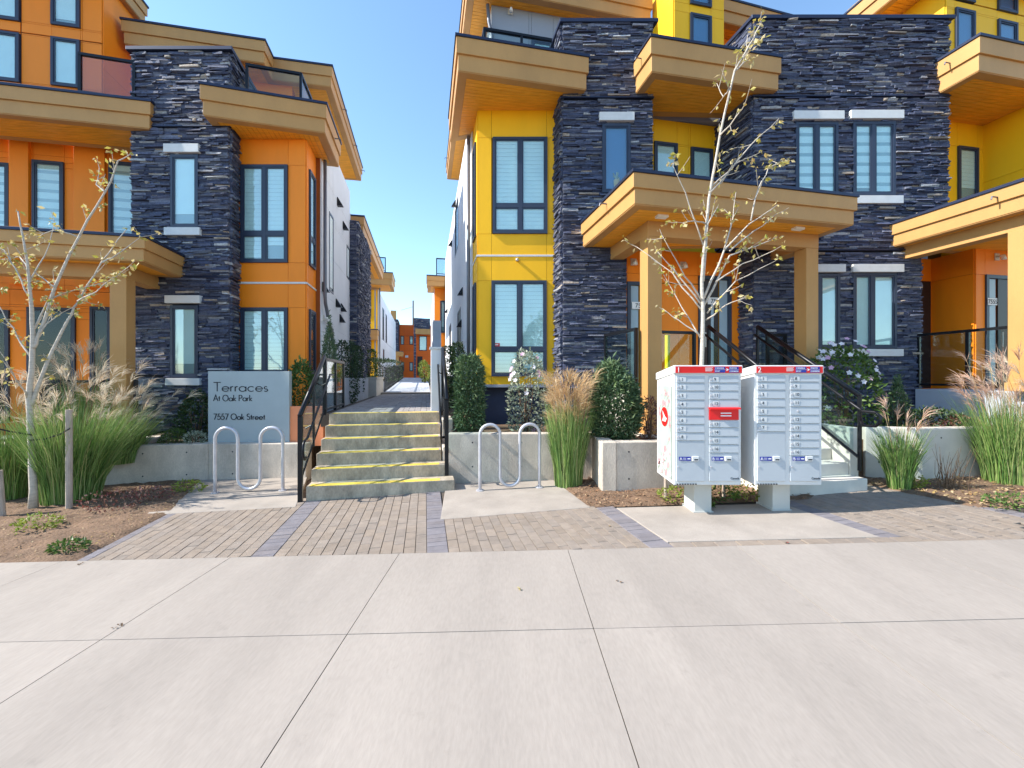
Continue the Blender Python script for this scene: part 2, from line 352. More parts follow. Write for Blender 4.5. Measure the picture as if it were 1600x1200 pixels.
pcs.sort(key=lambda t: -area(t[0])/(sum(p[1] for p in t[0])/len(t[0]))**2 if t[1] else 0)
rest = MB(); rest.c = []
vis = [p for p in pcs if abs(p[0][0][0]) < 1.25*p[0][0][1]]
for i, (c, tone, full) in enumerate(vis):
    m = paver_mesh(c, tone)
    if i < 300: m.build('paver', M['paver'], paving)
    else:
        b = len(rest.v); rest.v += m.v; rest.f += [tuple(b+k for k in f) for f in m.f]; rest.c += m.c
rest.build('pavers', M['paver'], paving, kind='stuff')
gk = G(215,803); gk2 = G(300,747)
bp0, bp1 = _on(uL+.004,YE-.001), _on(uL+.004,5.45); gk2 = G(318,747)
bed('planting_bed', [(-16,YE-.001),bp0,bp1,(-16,bp1[1])]); bed('planting_bed', [(-16,bp1[1]),bp1,gk2,(-16,gk2[1])])
bed('planting_bed', gp((922,793),(1003,790),(1262,783),(1290,760),(1040,745),(862,748)))
bed('planting_bed', [G(1350,757),G(1560,800),(10.4,4.9),(16,4.9),(16,7.5),(5.2,7.5)])
bed('planting_bed', [(10.2,YE+.004),(16,YE+.004),(16,5.0),(10.2,5.0)])

# ------------------------------------------------------------------ building kit
class Wall:
    def __init__(s, p0, p1):
        s.p = p0; L = math.hypot(p1[0]-p0[0], p1[1]-p0[1]); s.L = L; s.t = ((p1[0]-p0[0])/L, (p1[1]-p0[1])/L); s.n = (s.t[1], -s.t[0])
    def u(s, px):
        k = (px-CX)/F; return (k*s.p[1]-s.p[0])/(s.t[0]-k*s.t[1])
    def D(s, px): return s.p[1] + s.u(px)*s.t[1]
    def z(s, px, py): return zz(py, s.D(px))
    def pt(s, u, d): return (s.p[0]+u*s.t[0]+d*s.n[0], s.p[1]+u*s.t[1]+d*s.n[1])
    def box(s, m, u0, u1, z0, z1, d0, d1, c=None):
        a, b, e, f = s.pt(u0,d1), s.pt(u1,d1), s.pt(u1,d0), s.pt(u0,d0)
        m.hexa([(*a,z0),(*b,z0),(*e,z0),(*f,z0),(*a,z1),(*b,z1),(*e,z1),(*f,z1)], c); return m
def window(par, W, u0, u1, z0, z1, vs=(), hs=(), kind='zebra', d=.0, sash=.045, proud=.06):
    fw = .05; m = MB()
    for a in ((u0,u1,z0,z0+fw),(u0,u1,z1-fw,z1),(u0,u0+fw,z0+fw,z1-fw),(u1-fw,u1,z0+fw,z1-fw)): W.box(m, *a, d, d+proud)
    for v in vs: W.box(m, v-.035, v+.035, z0+fw, z1-fw, d, d+proud-.004)
    for h in hs:
        e = [u0+fw] + [q for v in vs for q in (v-.035, v+.035)] + [u1-fw]
        for k in range(0, len(e), 2): W.box(m, e[k], e[k+1], h-.035, h+.035, d, d+proud-.006)
    o = m.build('window', M['frame'], par)
    ue = [u0+fw] + [q for v in vs for q in (v-.035, v+.035)] + [u1-fw]; ze = [z0+fw] + [q for h in hs for q in (h-.035, h+.035)] + [z1-fw]
    for i in range(0, len(ue), 2):
        for j in range(0, len(ze), 2):
            W.box(MB(), ue[i]+.001, ue[i+1]-.001, ze[j]+.001, ze[j+1]-.001, d+proud-.03, d+proud-.024).build('pane', M['glass_dark' if kind == 'dark' else 'glass'], o)
            if proud > .04:
                q = MB(); a, b, c, e = ue[i]+.002, ue[i+1]-.002, ze[j]+.002, ze[j+1]-.002; t = .026
                for r in ((a,b,c,c+t),(a,b,e-t,e),(a,a+t,c+t,e-t),(b-t,b,c+t,e-t)): W.box(q, *r, d+proud-.028, d+proud-.012)
                q.build('sash', M['frame'], o)
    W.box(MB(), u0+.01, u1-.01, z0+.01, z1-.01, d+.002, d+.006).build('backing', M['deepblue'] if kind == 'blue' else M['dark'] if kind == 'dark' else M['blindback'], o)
    for i in range(0, len(ue), 2):
        a, b = ue[i]+.012, ue[i+1]-.012
        top = z1-fw-.01; bot = z0+fw+.005 + (R.choice((.0,.0,.0,.10,.22)) if z1-z0 > 1.2 else 0)
        if kind == 'zebra':
            m = MB(); h = .085; z = top
            while z-h > bot:
                W.box(m, a, b, z-h+.006, z, d+.012, d+.018); z -= h
            m.build('blind', M['blind'], o)
            m = MB(); z = top
            while z-2*h > bot: W.box(m, a, b, z-h-.012, z-h+.026, d+.009, d+.0115); z -= 2*h
            if m.v: m.build('blind_band', M['blind2'], o)
        elif kind == 'wide':
            m = MB(); m2 = MB(); h = .20; z = top
            while z > bot:
                zb = max(bot, z-h*.66); W.box(m, a, b, zb, z, d+.012, d+.018)
                if zb > bot: W.box(m2, a, b, max(bot, z-h), zb, d+.010, d+.014)
                z -= h
            m.build('blind', M['blind'], o)
            if m2.v: m2.build('blind_band', M['blind2'], o)
        elif kind == 'roller': W.box(MB(), a, b, bot, top, d+.012, d+.018).build('blind', M['blind'], o)
    return o
def wpx(par, W, x0, x1, y0, y1, vs=(), hs=(), kind='zebra', **k):
    xm = (x0+x1)/2
    return window(par, W, W.u(x0), W.u(x1), W.z(xm,y1), W.z(xm,y0), [W.u(v) for v in vs], [W.z(xm,h) for h in hs], kind, **k)
def panels(par, W, us, zs, holes, mt, th=.02, gap=.006):
    for i in range(len(us)-1):
        for j in range(len(zs)-1):
            a, b, c, d = us[i]+gap/2, us[i+1]-gap/2, zs[j]+gap/2, zs[j+1]-gap/2
            if b-a < .02 or d-c < .02: continue
            um, zm = (a+b)/2, (c+d)/2
            if any(h[0]-.01 <= um <= h[1]+.01 and h[2]-.01 <= zm <= h[3]+.01 for h in holes): continue
            W.box(MB(), a, b, c, d, 0, th).build('panel', mt, par)
def hole(W, x0, x1, y0, y1):
    xm = (x0+x1)/2; return (W.u(x0), W.u(x1), W.z(xm,y1), W.z(xm,y0))
def grid(W, holes, u0, u1, z0, z1, eu=(), ez=()):
    us = sorted({u0, u1, *[h[0] for h in holes], *[h[1] for h in holes], *eu}); zs = sorted({z0, z1, *[h[2] for h in holes], *[h[3] for h in holes], *ez})
    f = lambda L, a, b: [v for k, v in enumerate(L) if a <= v <= b and (k == 0 or v-L[k-1] > .015)]
    return f(us, u0, u1), f(zs, z0, z1)
def pwall(par, W, u0, u1, z0, z1, holes, mt, jm, eu=(), ez=(), back=.25):
    W.box(MB(), u0, u1, z0, z1, -back, 0).build('wall', jm, par)
    us, zs = grid(W, holes, u0, u1, z0, z1, eu, ez); panels(par, W, us, zs, holes, mt)
STONES = {}
SC = [(.055,.065,.11),(.08,.09,.14),(.036,.042,.078),(.115,.125,.17),(.065,.073,.12),(.10,.105,.135),(.045,.053,.095),(.20,.20,.22),(.30,.245,.20),(.30,.30,.31)]
SW = [16,14,14,10,14,10,12,4,3,3]
def stones(key, W, u0, u1, z0, z1, holes=(), base=.035, rough=.05, quoin=(0,0)):
    L = STONES.setdefault(key, []); z = z0
    while z < z1-.012:
        h = min(R.choice((.022,.028,.028,.034,.040,.048)), z1-z)
        if z1-z-h < .02: h = z1-z
        segs = [(u0-R.uniform(0,quoin[0]) if quoin[0] else u0, u1+R.uniform(0,quoin[1]) if quoin[1] else u1)]
        for hh in holes:
            if z+h > hh[2]+.004 and z < hh[3]-.004:
                ns = []
                for a, b in segs:
                    if hh[0] > a: ns.append((a, min(b, hh[0])))
                    if hh[1] < b: ns.append((max(a, hh[1]), b))
                segs = [q for q in ns if q[1]-q[0] > .01]
        for a, b in segs:
            u = a
            while u < b-.005:
                l = min(R.choice((.08,.12,.16,.22,.28,.34,.42))*R.uniform(.85,1.15), b-u)
                if b-u-l < .05: l = b-u
                L.append((W, u+.0015, u+l-.0015, z+.001, z+h-.001, base+R.random()**1.5*rough, R.choices(SC, SW)[0])); u += l
        z += h
def stone_hexa(W, q, m):
    _, a, b, c, d, dep, colr = q; j = lambda s: R.uniform(-s, s); k = R.uniform(.8,1.25)
    pts = []
    for z in (c, d):
        for (u, dp) in ((a, dep), (b, dep), (b, 0), (a, 0)):
            if dp: p = W.pt(u + j(.003), dp + R.uniform(-.024,.014)); pts.append((*p, z + j(.0025)))
            else: pts.append((*W.pt(u, 0), z))
    m.hexa(pts, tuple(x*k*1.22 for x in colr))
def finish_stones(key, par):
    L = STONES.pop(key); L.sort(key=lambda q: -(q[2]-q[1])*(q[4]-q[3])*(abs(q[0].n[1])+.1)); m = MB()
    for q in L[300:]: stone_hexa(q[0], q, m)
    if m.v: m.build('ledgestone_cladding', M['stone'], par, kind='stuff')
    for q in L[:300]:
        s = MB(); stone_hexa(q[0], q, s); s.build('stone', M['stone'], par)
def off_poly(poly, d):             # offset convex polygon outward by d
    a = sum(poly[i-1][0]*poly[i][1]-poly[i][0]*poly[i-1][1] for i in range(len(poly)))
    if a < 0: poly = poly[::-1]
    out = []; n = len(poly)
    for i in range(n):
        p0, p1, p2 = Vector(poly[i-1]), Vector(poly[i]), Vector(poly[(i+1)%n])
        e1 = (p1-p0).normalized(); e2 = (p2-p1).normalized(); n1 = Vector((e1.y,-e1.x)); n2 = Vector((e2.y,-e2.x))
        bi = (n1+n2); bi = bi/ max(.2, bi.length_squared) * 2; out.append(tuple(p1 + bi*d))
    return out
def canopy(par, poly, zs, zt, boards='d', edge=.17):
    hh = zt-zs; zm = zs + hh*.46
    low = off_poly(poly, -.035)
    o = MB().prism(low, zs, zm).build('canopy', M['tan'], par, bevel=.006)
    MB().prism(poly, zm, zt-.05).build('upper_fascia', M['tan'], o, bevel=.006)
    MB().prism(off_poly(poly, .022), zt-.05, zt).build('flashing', M['cap'], o, bevel=.004)
    ins = off_poly(low, -edge); m = MB(); ws = .095
    fr = uv if boards == 'd' else (lambda p: (uv(p)[1], uv(p)[0]))
    us = [fr(p)[0] for p in ins]; vs = [fr(p)[1] for p in ins]; u = min(us)
    while u < max(us):
        a, b = u+.004, u+ws-.004; mk = (lambda p, q: xy(p, q)) if boards == 'd' else (lambda p, q: xy(q, p))
        c = clip([mk(a,min(vs)), mk(b,min(vs)), mk(b,max(vs)), mk(a,max(vs))], ins)
        if len(c) > 2 and area(c) > .003: m.prism(c, zs-.012, zs-.001)
        u += ws
    m.build('soffit_boards', M['wood'], o, kind='stuff')
    big = off_poly(low, -.012); k = len(big); fm = MB()       # border trim on the soffit
    inn = off_poly(low, -edge+.006)
    for i in range(k): fm.prism([big[i-1], big[i], inn[i], inn[i-1]], zs-.014, zs-.001)
    fm.build('soffit_trim', M['tan'], o)
    return o
def railing(par, pts, zb, zt, panes=1, gm='rail_glass', post=.025, first=True, last=True):
    """glass guard along plan points; part of par"""
    o = None
    for i in range(len(pts)-1):
        W = Wall(pts[i], pts[i+1]); m = MB(); W.box(m, -.02, W.L+.02, zt-.05, zt, -.03, .03)
        q = m.build('top_rail', M['black'], par); o = o or q
        W.box(MB(), 0, W.L, zb+.05, zb+.09, -.02, .02).build('bottom_rail', M['black'], par)
        for k in range(panes+1):
            if k == 0 and i > 0: continue
            W.box(MB(), W.L*k/panes-post, W.L*k/panes+post, zb, zt-.05, -post, post).build('post', M['black'], par)
        for k in range(panes): W.box(MB(), W.L*k/panes+post+.005, W.L*(k+1)/panes-post-.005, zb+.09, zt-.055, -.005, .005).build('glass_panel', M[gm], par)
    return o
def text(par, s, loc, size, mt, name='lettering', align='LEFT', rz=0, ext=.0012, sx=1):
    c = bpy.data.curves.new('t', 'FONT'); c.body = s; c.size = size; c.extrude = ext; c.align_x = align; c.resolution_u = 3
    t = bpy.data.objects.new('t', c); S.collection.objects.link(t); dg = bpy.context.evaluated_depsgraph_get(); me = bpy.data.meshes.new_from_object(t.evaluated_get(dg))
    bpy.data.objects.remove(t); me.materials.clear(); me.materials.append(mt)
    o = link(name, me, par); o.matrix_local = Matrix.Translation(loc) @ Matrix.Rotation(rz, 4, 'Z') @ Matrix.Rotation(rad(90), 4, 'X') @ Matrix.Diagonal((sx,1,1,1)); return o
def slab_on(par, name, W, u0, u1, z0, z1, d0, d1, mt, bevel=.004): return W.box(MB(), u0, u1, z0, z1, d0, d1).build(name, mt, par, bevel=bevel)
def lint(par, W, x0, x1, y0, y1, name='lintel'):
    xm = (x0+x1)/2; return slab_on(par, name, W, W.u(x0), W.u(x1), W.z(xm,y1), W.z(xm,y0), .0, .115, M['lintel'], .006)
def wall_lamp(par, W, px, py, size=.07):
    u = W.u(px); z = W.z(px, py); m = MB(); W.box(m, u-.06, u+.06, z-.07, z+.07, .02, .035); o = m.build('wall_lamp', M['lamp'], par)
    a = W.pt(u, .03); b = W.pt(u, .13); MB().tube([(*a,z),(*b,z),(*b,z-.08)], [.02,.03,.045], 10).build('lamp_shade', M['lens'], o, smooth=True)
def eave_pin(par, p, v, z):
    MB().tube([(*p, z), (*add2(p,.12,v), z+.0), (*add2(p,.13,v), z-.05)], .012, 6).build('scupper_pipe', M['pipe'], par)

# ------------------------------------------------------------------ orange townhouse block, left of the path
LB = thing('townhouse_block', 'orange townhouse block with dark stone tower and tan canopies behind the sign', 'building', (*pl(290,9.5), 0))
def B(o): return o
class Par:  # parts are built in world coordinates, so parents stay at the origin of the parts
    pass
LB.location = (0,0,0)
T0, T1 = pl(208,8.43), pl(358,8.43); WT = Wall(T0, T1)
tz = 6.63
MB().prism([T0, T1, add2(T1,1.6,DD), add2(T0,1.6,DD)], -.3, 8.14).build('tower_wall', M['stoneback'], LB)
hs = [hole(WT,270,313,244,357), hole(WT,270,313,478,590)]
stones('L', WT, 0, WT.L, -.2, 8.12, hs + [(0,WT.L,tz-.012,tz+.012),(0,WT.L,3.62,3.645)], quoin=(.0,.03))
WTs = Wall(T1, add2(T1,1.6,DD)); stones('L', WTs, 0, .42, -.2, 6.66, [(0,1,tz-.012,tz+.012),(0,1,3.62,3.645)]); stones('L', WTs, 0, 1.6, 6.66, 8.12)
for z in (tz, 3.632):
    slab_on(LB, 'string_course', WT, -.01, WT.L+.06, z-.012, z+.012, 0, .075, M['cap']); slab_on(LB, 'string_course', WTs, .062, .41, z-.0115, z+.0115, 0, .074, M['cap'])
for i, (a, b, c, d) in enumerate(hs): window(LB, WT, a, b, c, d, kind='roller', d=.01, proud=.06)
for q in ((262,316,229,242,'lintel'),(263,318,358,370,'sill'),(264,318,463,475,'lintel'),(265,318,591,602,'sill')): lint(LB, WT, *q)
cp = off_poly([T0, T1, add2(T1,1.6,DD), add2(T0,1.6,DD)], .09)
MB().prism(cp, 8.13, 8.2).build('tower_coping', M['cap'], LB, bevel=.005)
# bay
B0, B1 = pl(366,8.83), pl(478,8.83); B1b = add2(B1,.73,DD); Wp = (-4.36,9.6)
MB().prism([B0, B1, B1b, Wp, add2(Wp,6.8,DD), add2(B0,7.2,DD)], -.3, 6.63).build('core_wall', M['ojoint'], LB)
WB = Wall(B0, B1); up = hole(WB,378,451,259,411); lo = (up[0], up[1], 1.30, WB.z(415,481))
us, zs = grid(WB, [up, lo], 0, WB.L, .4, 6.62, ez=(3.60,3.64, 5.0-.0)); zs = [z for z in zs if abs(z-5.0) > .01]
panels(LB, WB, us, zs, [up, lo, (0,9,3.60,3.64)], M['orange'])
WBs = Wall(B1, B1b); su = (.14,.60,up[2],up[3]); sl_ = (.14,.60,lo[2],lo[3])
us, zs = grid(WBs, [su, sl_], 0, WBs.L, .4, 6.62, ez=(3.60,3.64)); panels(LB, WBs, us, zs, [su, sl_, (0,9,3.60,3.64)], M['orange'])
mu = WB.u(415)
window(LB, WB, *up, [mu], [WB.z(415,366)], 'zebra'); window(LB, WB, *lo, [mu], [1.75], 'zebra'); window(LB, WBs, *su, [], [WB.z(415,366)], 'zebra'); window(LB, WBs, *sl_, [], [1.75], 'dark')
slab_on(LB, 'bay_flashing', WB, 0, WB.L+.03, 3.60, 3.64, 0, .035, M['lintel'], .002); slab_on(LB, 'bay_flashing', WBs, .0, WBs.L, 3.601, 3.639, 0, .034, M['lintel'], .002)
MB().prism(off_poly([B0,B1,B1b,add2(B0,.73,DD)],-.05), -.3, .42).build('bay_foundation', M['navy'], LB)
# white side wall along the path
WW = Wall(Wp, add2(Wp,6.8,DD))
wh = [(WW.u(513),WW.u(519.5),WW.z(516,457),WW.z(516,335)), (WW.u(540.5),WW.u(545),WW.z(543,436),WW.z(543,386)), (WW.u(513),WW.u(519.5),1.5,WW.z(516,512))]
pwall(LB, WW, 0, 3.75, .9, 7.5, wh, M['white'], M['greyw'], eu=(1.2,2.6), ez=(2.6,3.6,5.6,6.4), back=.2)
for q in wh: window(LB, WW, *q, kind='zebra', proud=.03)
for (px, py) in ((526,315),(535,352),(503,448),(524,473),(532,480),(530,497)):
    u, z = WW.u(px), WW.z(px,py); m = MB(); a, b = WW.pt(u-.07,.02), WW.pt(u+.07,.02); c, d = WW.pt(u+.07,.17), WW.pt(u-.07,.17)
    m.hexa([(*d,z-.12),(*c,z-.12),(*b,z-.12),(*a,z-.12),(*WW.pt(u-.07,.04),z+.1),(*WW.pt(u+.07,.04),z+.1),(*b,z+.1),(*a,z+.1)]); m.build('vent_hood', M['black'], LB)
wall_lamp(LB, WW, 504, 497)
q = WW.pt; MB().tube([(*add2(q(.02,.1),0,E),6.6),(*q(.02,.1),3.5),(*q(.06,.1),3.35),(*q(1.0,.1),2.4),(*q(1.03,.1),1.2)], .04, 8).build('downpipe', M['pipe'], LB, smooth=True)
S0, S1 = add2(add2(Wp,3.75,DD),.22,E), add2(add2(Wp,6.8,DD),.22,E); WS = Wall(S0, S1); WSf = Wall(add2(S0,-.22,E), S0)
MB().prism([add2(S0,-.4,E), S0, S1, add2(S1,-.4,E)], .8, 6.6).build('side_tower_wall', M['stoneback'], LB)
stones('L', WS, 0, WS.L, .85, 6.6); stones('L', WSf, 0, .22, .85, 6.6); finish_stones('L', LB)
# orange street wall
O1 = pl(214,9.3); WO = Wall(add2(O1,-7,E), O1); L_ = WO.L
ohs = [(WO.u(a),WO.u(b),WO.z((a+b)/2,372),WO.z((a+b)/2,c)) for a, b, c in ((-70,17,253),(53,102,253),(172,228,255))]
pwall(LB, WO, 0, L_, 3.5, 6.95, ohs, M['orange'], M['ojoint'], eu=(WO.u(20),WO.u(120),WO.u(-120)), ez=(3.62,))
for h in ohs: window(LB, WO, *h, kind='wide')
slab_on(LB, 'wall_pier', WO, WO.u(20), WO.u(50), 3.6, 6.94, .02, .09, M['orange']); slab_on(LB, 'wall_pier', WO, WO.u(120), WO.u(168), 3.6, 6.94, .02, .09, M['orange'])
WP = Wall(add2(add2(O1,-7,E),.0,DD), add2(O1,.0,DD)); phs = [(WP.u(a),WP.u(b),.7,WP.z((a+b)/2,c)) for a, b, c in ((-60,17,484),(45,120,481),(143,176,480))]
pwall(LB, WP, 0, L_, -.3, 3.495, phs, M['orange'], M['ojoint'], ez=(2.9,)); 
for h in phs: window(LB, WP, *h, kind='dark')
MB().prism([add2(add2(O1,-7,E),.3,DD), add2(O1,.3,DD), add2(O1,7,DD), add2(add2(O1,-7,E),7,DD)], -.3, 6.9).build('rear_core', M['greyw'], LB)
# third storey
C3 = pl(160,9.5); W3 = Wall(add2(C3,-5,E), C3); W3s = Wall(C3, add2(C3,1.2,DD))
h3 = [hole(W3,-30,33,50,127), hole(W3,82,127,62,137), (W3.u(-30),W3.u(33),W3.z(0,31),W3.z(0,-60)), (W3.u(82),W3.u(127),W3.z(104,43),W3.z(104,-50))]
pwall(LB, W3, 0, W3.L, 6.5, 10.6, h3, M['orange'], M['ojoint'], eu=(W3.u(35),W3.u(130)), ez=(W3.z(100,60),))
for h in h3: window(LB, W3, *h, kind='roller')
pwall(LB, W3s, 0, W3s.L, 6.5, 10.6, [], M['orange'], M['ojoint'], ez=(8.6,))
W3b = Wall(add2(C3,1.2,DD), add2(add2(C3,1.2,DD),3.6,E)); pwall(LB, W3b, 0, W3b.L, 6.8, 9.6, [(1.6,2.6,7.0,9.0)], M['orange'], M['ojoint']); window(LB, W3b, 1.6, 2.6, 7.0, 9.0, kind='dark')
W3c = Wall(add2(add2(C3,2.2,DD),2.7,E), add2(add2(C3,2.2,DD),3.8,E)); pwall(LB, W3c, 0, W3c.L, 6.8, 9.6, [(.2,.9,7.0,9.0)], M['orange'], M['ojoint']); window(LB, W3c, .2, .9, 7.0, 9.0, kind='dark')
e0 = add2(add2(C3,2.2,DD),3.8,E); W3d = Wall(e0, add2(e0,4,DD)); W3d.box(MB(), 0, 4, 6.8, 9.6, -.2, 0).build('upper_side_wall', M['white'], LB)
MB().prism([add2(T0,.4,DD), add2(B0,.1,DD), add2(B1,.2,DD), add2(Wp,4,DD), add2(T0,5,DD)], 6.66, 6.9).build('roof_deck', M['greyw'], LB)
canopy(LB, [(-13.0,8.6-.53), (-8.90,8.9), (-9.27,10.75), (-13.4,9.9)], 10.6, 11.1)
a, b = pl(189,9.87), pl(414,10.5); canopy(LB, [a, b, add2(b,2.6,DD), add2(a,2.6,DD)], 9.5, 10.07)
a, b = pl(420,11.06), pl(519,11.36); c1 = canopy(LB, [a, b, add2(b,5.6,DD), add2(a,5.6,DD)], 9.5, 10.07, 'e')
for t in (1.4, 3.4, 5.2): eave_pin(LB, add2(b,t,DD), E, 9.75)
b = pl(235,8.28); canopy(LB, [add2(b,-5,E), b, add2(b,1.1,DD), add2(add2(b,-5,E),1.1,DD)], 6.55, 7.1, 'e')
railing(LB, [pl(125,8.16), pl(210,8.38)], 7.1, 7.92, 1, 'rail_pink')
a, b = pl(312,7.98), pl(510,8.58); canopy(LB, [a, b, add2(b,1.5,DD), add2(a,1.5,DD)], 6.64, 7.24)
eave_pin(LB, add2(b,.8,DD), E, 6.95)
r0 = pl(470,8.92); railing(LB, [pl(386,8.66), r0, add2(r0,1.0,DD)], 7.15, 8.08, 1)
MB().prism([add2(r0,.15,E), add2(r0,.40,E), add2(add2(r0,.40,E),.2,DD), add2(add2(r0,.15,E),.2,DD)], 7.2, 7.42).build('roof_planter', M['cap'], LB)
a, b = pl(540,14.4), add2(pl(540,14.4),.6,E); canopy(LB, [a, b, add2(b,7.0,DD), add2(a,7.0,DD)], 6.64, 7.24, 'e'); eave_pin(LB, add2(b,4,DD), E, 6.95)
# west porch
b = pl(226,7.2); canopy(LB, [add2(b,-6,E), b, add2(b,1.28,DD), add2(add2(b,-6,E),1.28,DD)], 3.64, 4.08, 'e')
def post(par, c, s, z0, z1, trim=True):
    q = [add2(add2(c,i*s/2,E),j*s/2,DD) for i, j in ((-1,-1),(1,-1),(1,1),(-1,1))]
    o = MB().prism(q, z0, z1).build('porch_column', M['tan'], par, bevel=.006)
    if trim: MB().prism(off_poly(q,.025), z0, z0+.14).build('column_base', M['tan'], o, bevel=.005)
    return o
def beam(par, p, q, z0, z1, th=.24):
    W = Wall(p, q); return slab_on(par, 'porch_beam', W, 0, W.L, z0, z1, -th/2, th/2, M['tan'])
cc = add2(pl(192,7.55), 0, E); post(LB, cc, .25, .5, 3.39); beam(LB, add2(cc,-6,E), add2(cc,.125,E), 3.39, 3.63); beam(LB, add2(cc,.126,DD), add2(cc,1.0,DD), 3.40, 3.632)
MB().prism([add2(cc,-6,E), add2(cc,.3,E), add2(add2(cc,.3,E),1.4,DD), add2(add2(cc,-6,E),1.4,DD)], -.3, .5).build('porch_floor', M['pale'], LB, bevel=.008)
railing(LB, [add2(cc,.2,E), add2(add2(cc,.18,E),1.0,DD)], .5, 1.7, 1); 
railing(LB, [add2(cc,-5,E), add2(cc,-.16,E)], .5, 1.6, 4)

# ------------------------------------------------------------------ yellow townhouse block, right of the path
RB = thing('townhouse_block', 'yellow townhouse block with two dark stone towers and wide tan porch canopy', 'building')
T0, T1 = pl(880,8.43), pl(1018,8.43); T1l = pl(978,8.43); W1 = Wall(T0, T1)
MB().prism([T0, T1l, add2(T1l,1.4,DD), add2(T0,1.4,DD)], .2, 4.2).build('tower_wall', M['stoneback'], RB)
MB().prism([T0, T1, add2(T1,1.5,DD), add2(T0,1.5,DD)], 4.2, 8.69).build('tower_wall', M['stoneback'], RB)
h1 = hole(W1,940,984,196,303); lz = zz(155,8.43)
stones('R', W1, 0, W1.u(978), .3, 4.2, [(0,9,3.93,3.955)], quoin=(.02,0)); stones('R', W1, 0, W1.L, 4.2, 8.68, [h1,(0,9,lz-.012,lz+.012)], quoin=(.02,.02))
W1s = Wall(add2(T0,1.5,DD), T0); stones('R', W1s, 1.0, 1.5, .3, 7.3, [(0,2,lz-.012,lz+.012)], base=.03); stones('R', W1s, 0, 1.5, 7.3, 8.68, base=.03)
slab_on(RB, 'string_course', W1, -.06, W1.L+.03, lz-.012, lz+.012, 0, .075, M['cap']); slab_on(RB, 'string_course', W1, -.06, W1.u(978), 3.93, 3.955, 0, .075, M['cap'])
window(RB, W1, *h1, kind='blue', d=.01); lint(RB, W1, 935, 989, 180, 193)
m = MB(); u, z = W1.u(963), zz(283,8.43)
for k in range(14):
    a = R.uniform(.5,2.6); l = R.uniform(.08,.2); m.tube([(*W1.pt(u,.02),z),(*W1.pt(u+math.cos(a)*l*.6,.022),z+math.sin(a)*l)], [.006,.014], 5)
m.tube([(*W1.pt(u,.022),z-.12),(*W1.pt(u,.022),z-.06),(*W1.pt(u,.022),z+.01)], [.05,.065,.06], 10); m.build('window_plant', M['silver'], RB)
MB().prism(off_poly([T0, T1, add2(T1,1.5,DD), add2(T0,1.5,DD)], .09), 8.68, 8.75).build('tower_coping', M['cap'], RB, bevel=.005)
U0, U1 = pl(1177,8.43), pl(1478,8.43); U1l = pl(1437,8.43); W2 = Wall(U0, U1)
MB().prism([U0, U1l, add2(U1l,1.4,DD), add2(U0,1.4,DD)], .2, 4.2).build('tower_wall', M['stoneback'], RB)
MB().prism([U0, U1, add2(U1,1.5,DD), add2(U0,1.5,DD)], 4.2, 8.76).build('tower_wall', M['stoneback'], RB)
hw = [hole(W2,1240,1306,194,312), hole(W2,1329,1395,193,307), hole(W2,1247,1309,429,545), hole(W2,1329,1397,428,545)]; lz2 = zz(153,8.43)
lz1 = zz(392,8.43)
stones('R', W2, 0, W2.u(1437), .3, 4.2, hw + [(0,9,lz1-.012,lz1+.012)], quoin=(.02,0)); stones('R', W2, 0, W2.L, 4.2, 8.75, hw + [(0,9,lz2-.012,lz2+.012)], quoin=(.02,.03), rough=.06)
W2s = Wall(add2(U0,1.5,DD), U0); stones('R', W2s, .3, 1.5, 1.3, 7.3, [], base=.03); stones('R', W2s, 0, 1.5, 7.3, 8.75, base=.03)
slab_on(RB, 'string_course', W2, -.06, W2.L+.03, lz2-.012, lz2+.012, 0, .08, M['cap']); slab_on(RB, 'string_course', W2, -.06, W2.u(1437), lz1-.012, lz1+.012, 0, .08, M['cap'])
for h, v in zip(hw, (1273,1361,1277,1359)): window(RB, W2, *h, [W2.u(v)], [], 'wide' if h[2] > 4 else 'roller', d=.01)
for q in ((1235,1313,178,191,'lintel'),(1323,1405,177,190,'lintel'),(1235,1315,313,325,'sill'),(1323,1404,309,321,'sill'),(1245,1315,415,427,'lintel'),(1326,1405,415,427,'lintel'),(1243,1314,546,557,'sill'),(1326,1404,546,557,'sill')): lint(RB, W2, *q)
MB().prism(off_poly([U0, U1, add2(U1,1.5,DD), add2(U0,1.5,DD)], .09), 8.75, 8.82).build('tower_coping', M['cap'], RB, bevel=.005)
# bay
B0, B1 = pl(747,8.92), pl(874,8.92); B0b = add2(B0,.75,DD); Rp = (-.90,9.66)
MB().prism([B0, B1, add2(B1,6,DD), add2(Rp,13,DD), Rp, B0b], 1.5, 7.28).build('core_wall', M['yjoint'], RB)
WB = Wall(B0, B1); up = hole(WB,770,855,216,366); lo = hole(WB,768,854,439,588); fz = zz(400,8.92)
us, zs = grid(WB, [up, lo], 0, WB.L, 1.5, 7.28, eu=(WB.u(769),WB.u(855)), ez=(fz-.02,fz+.02)); panels(RB, WB, us, zs, [up, lo, (0,9,fz-.02,fz+.02)], M['yellow'])
window(RB, WB, *up, [WB.u(813)], [WB.z(813,323)], 'zebra'); wl = window(RB, WB, *lo, [WB.u(812)], [WB.z(812,546)], 'zebra')
WBs = Wall(B0b, B0); su = (.14,.60,up[2],up[3]); sl_ = (.14,.60,lo[2],lo[3])
us, zs = grid(WBs, [su, sl_], 0, WBs.L, 1.5, 7.28, ez=(fz-.02,fz+.02)); panels(RB, WBs, us, zs, [su, sl_, (0,9,fz-.02,fz+.02)], M['yellow'])
for h in (su, sl_): window(RB, WBs, *h, [], [], 'zebra')
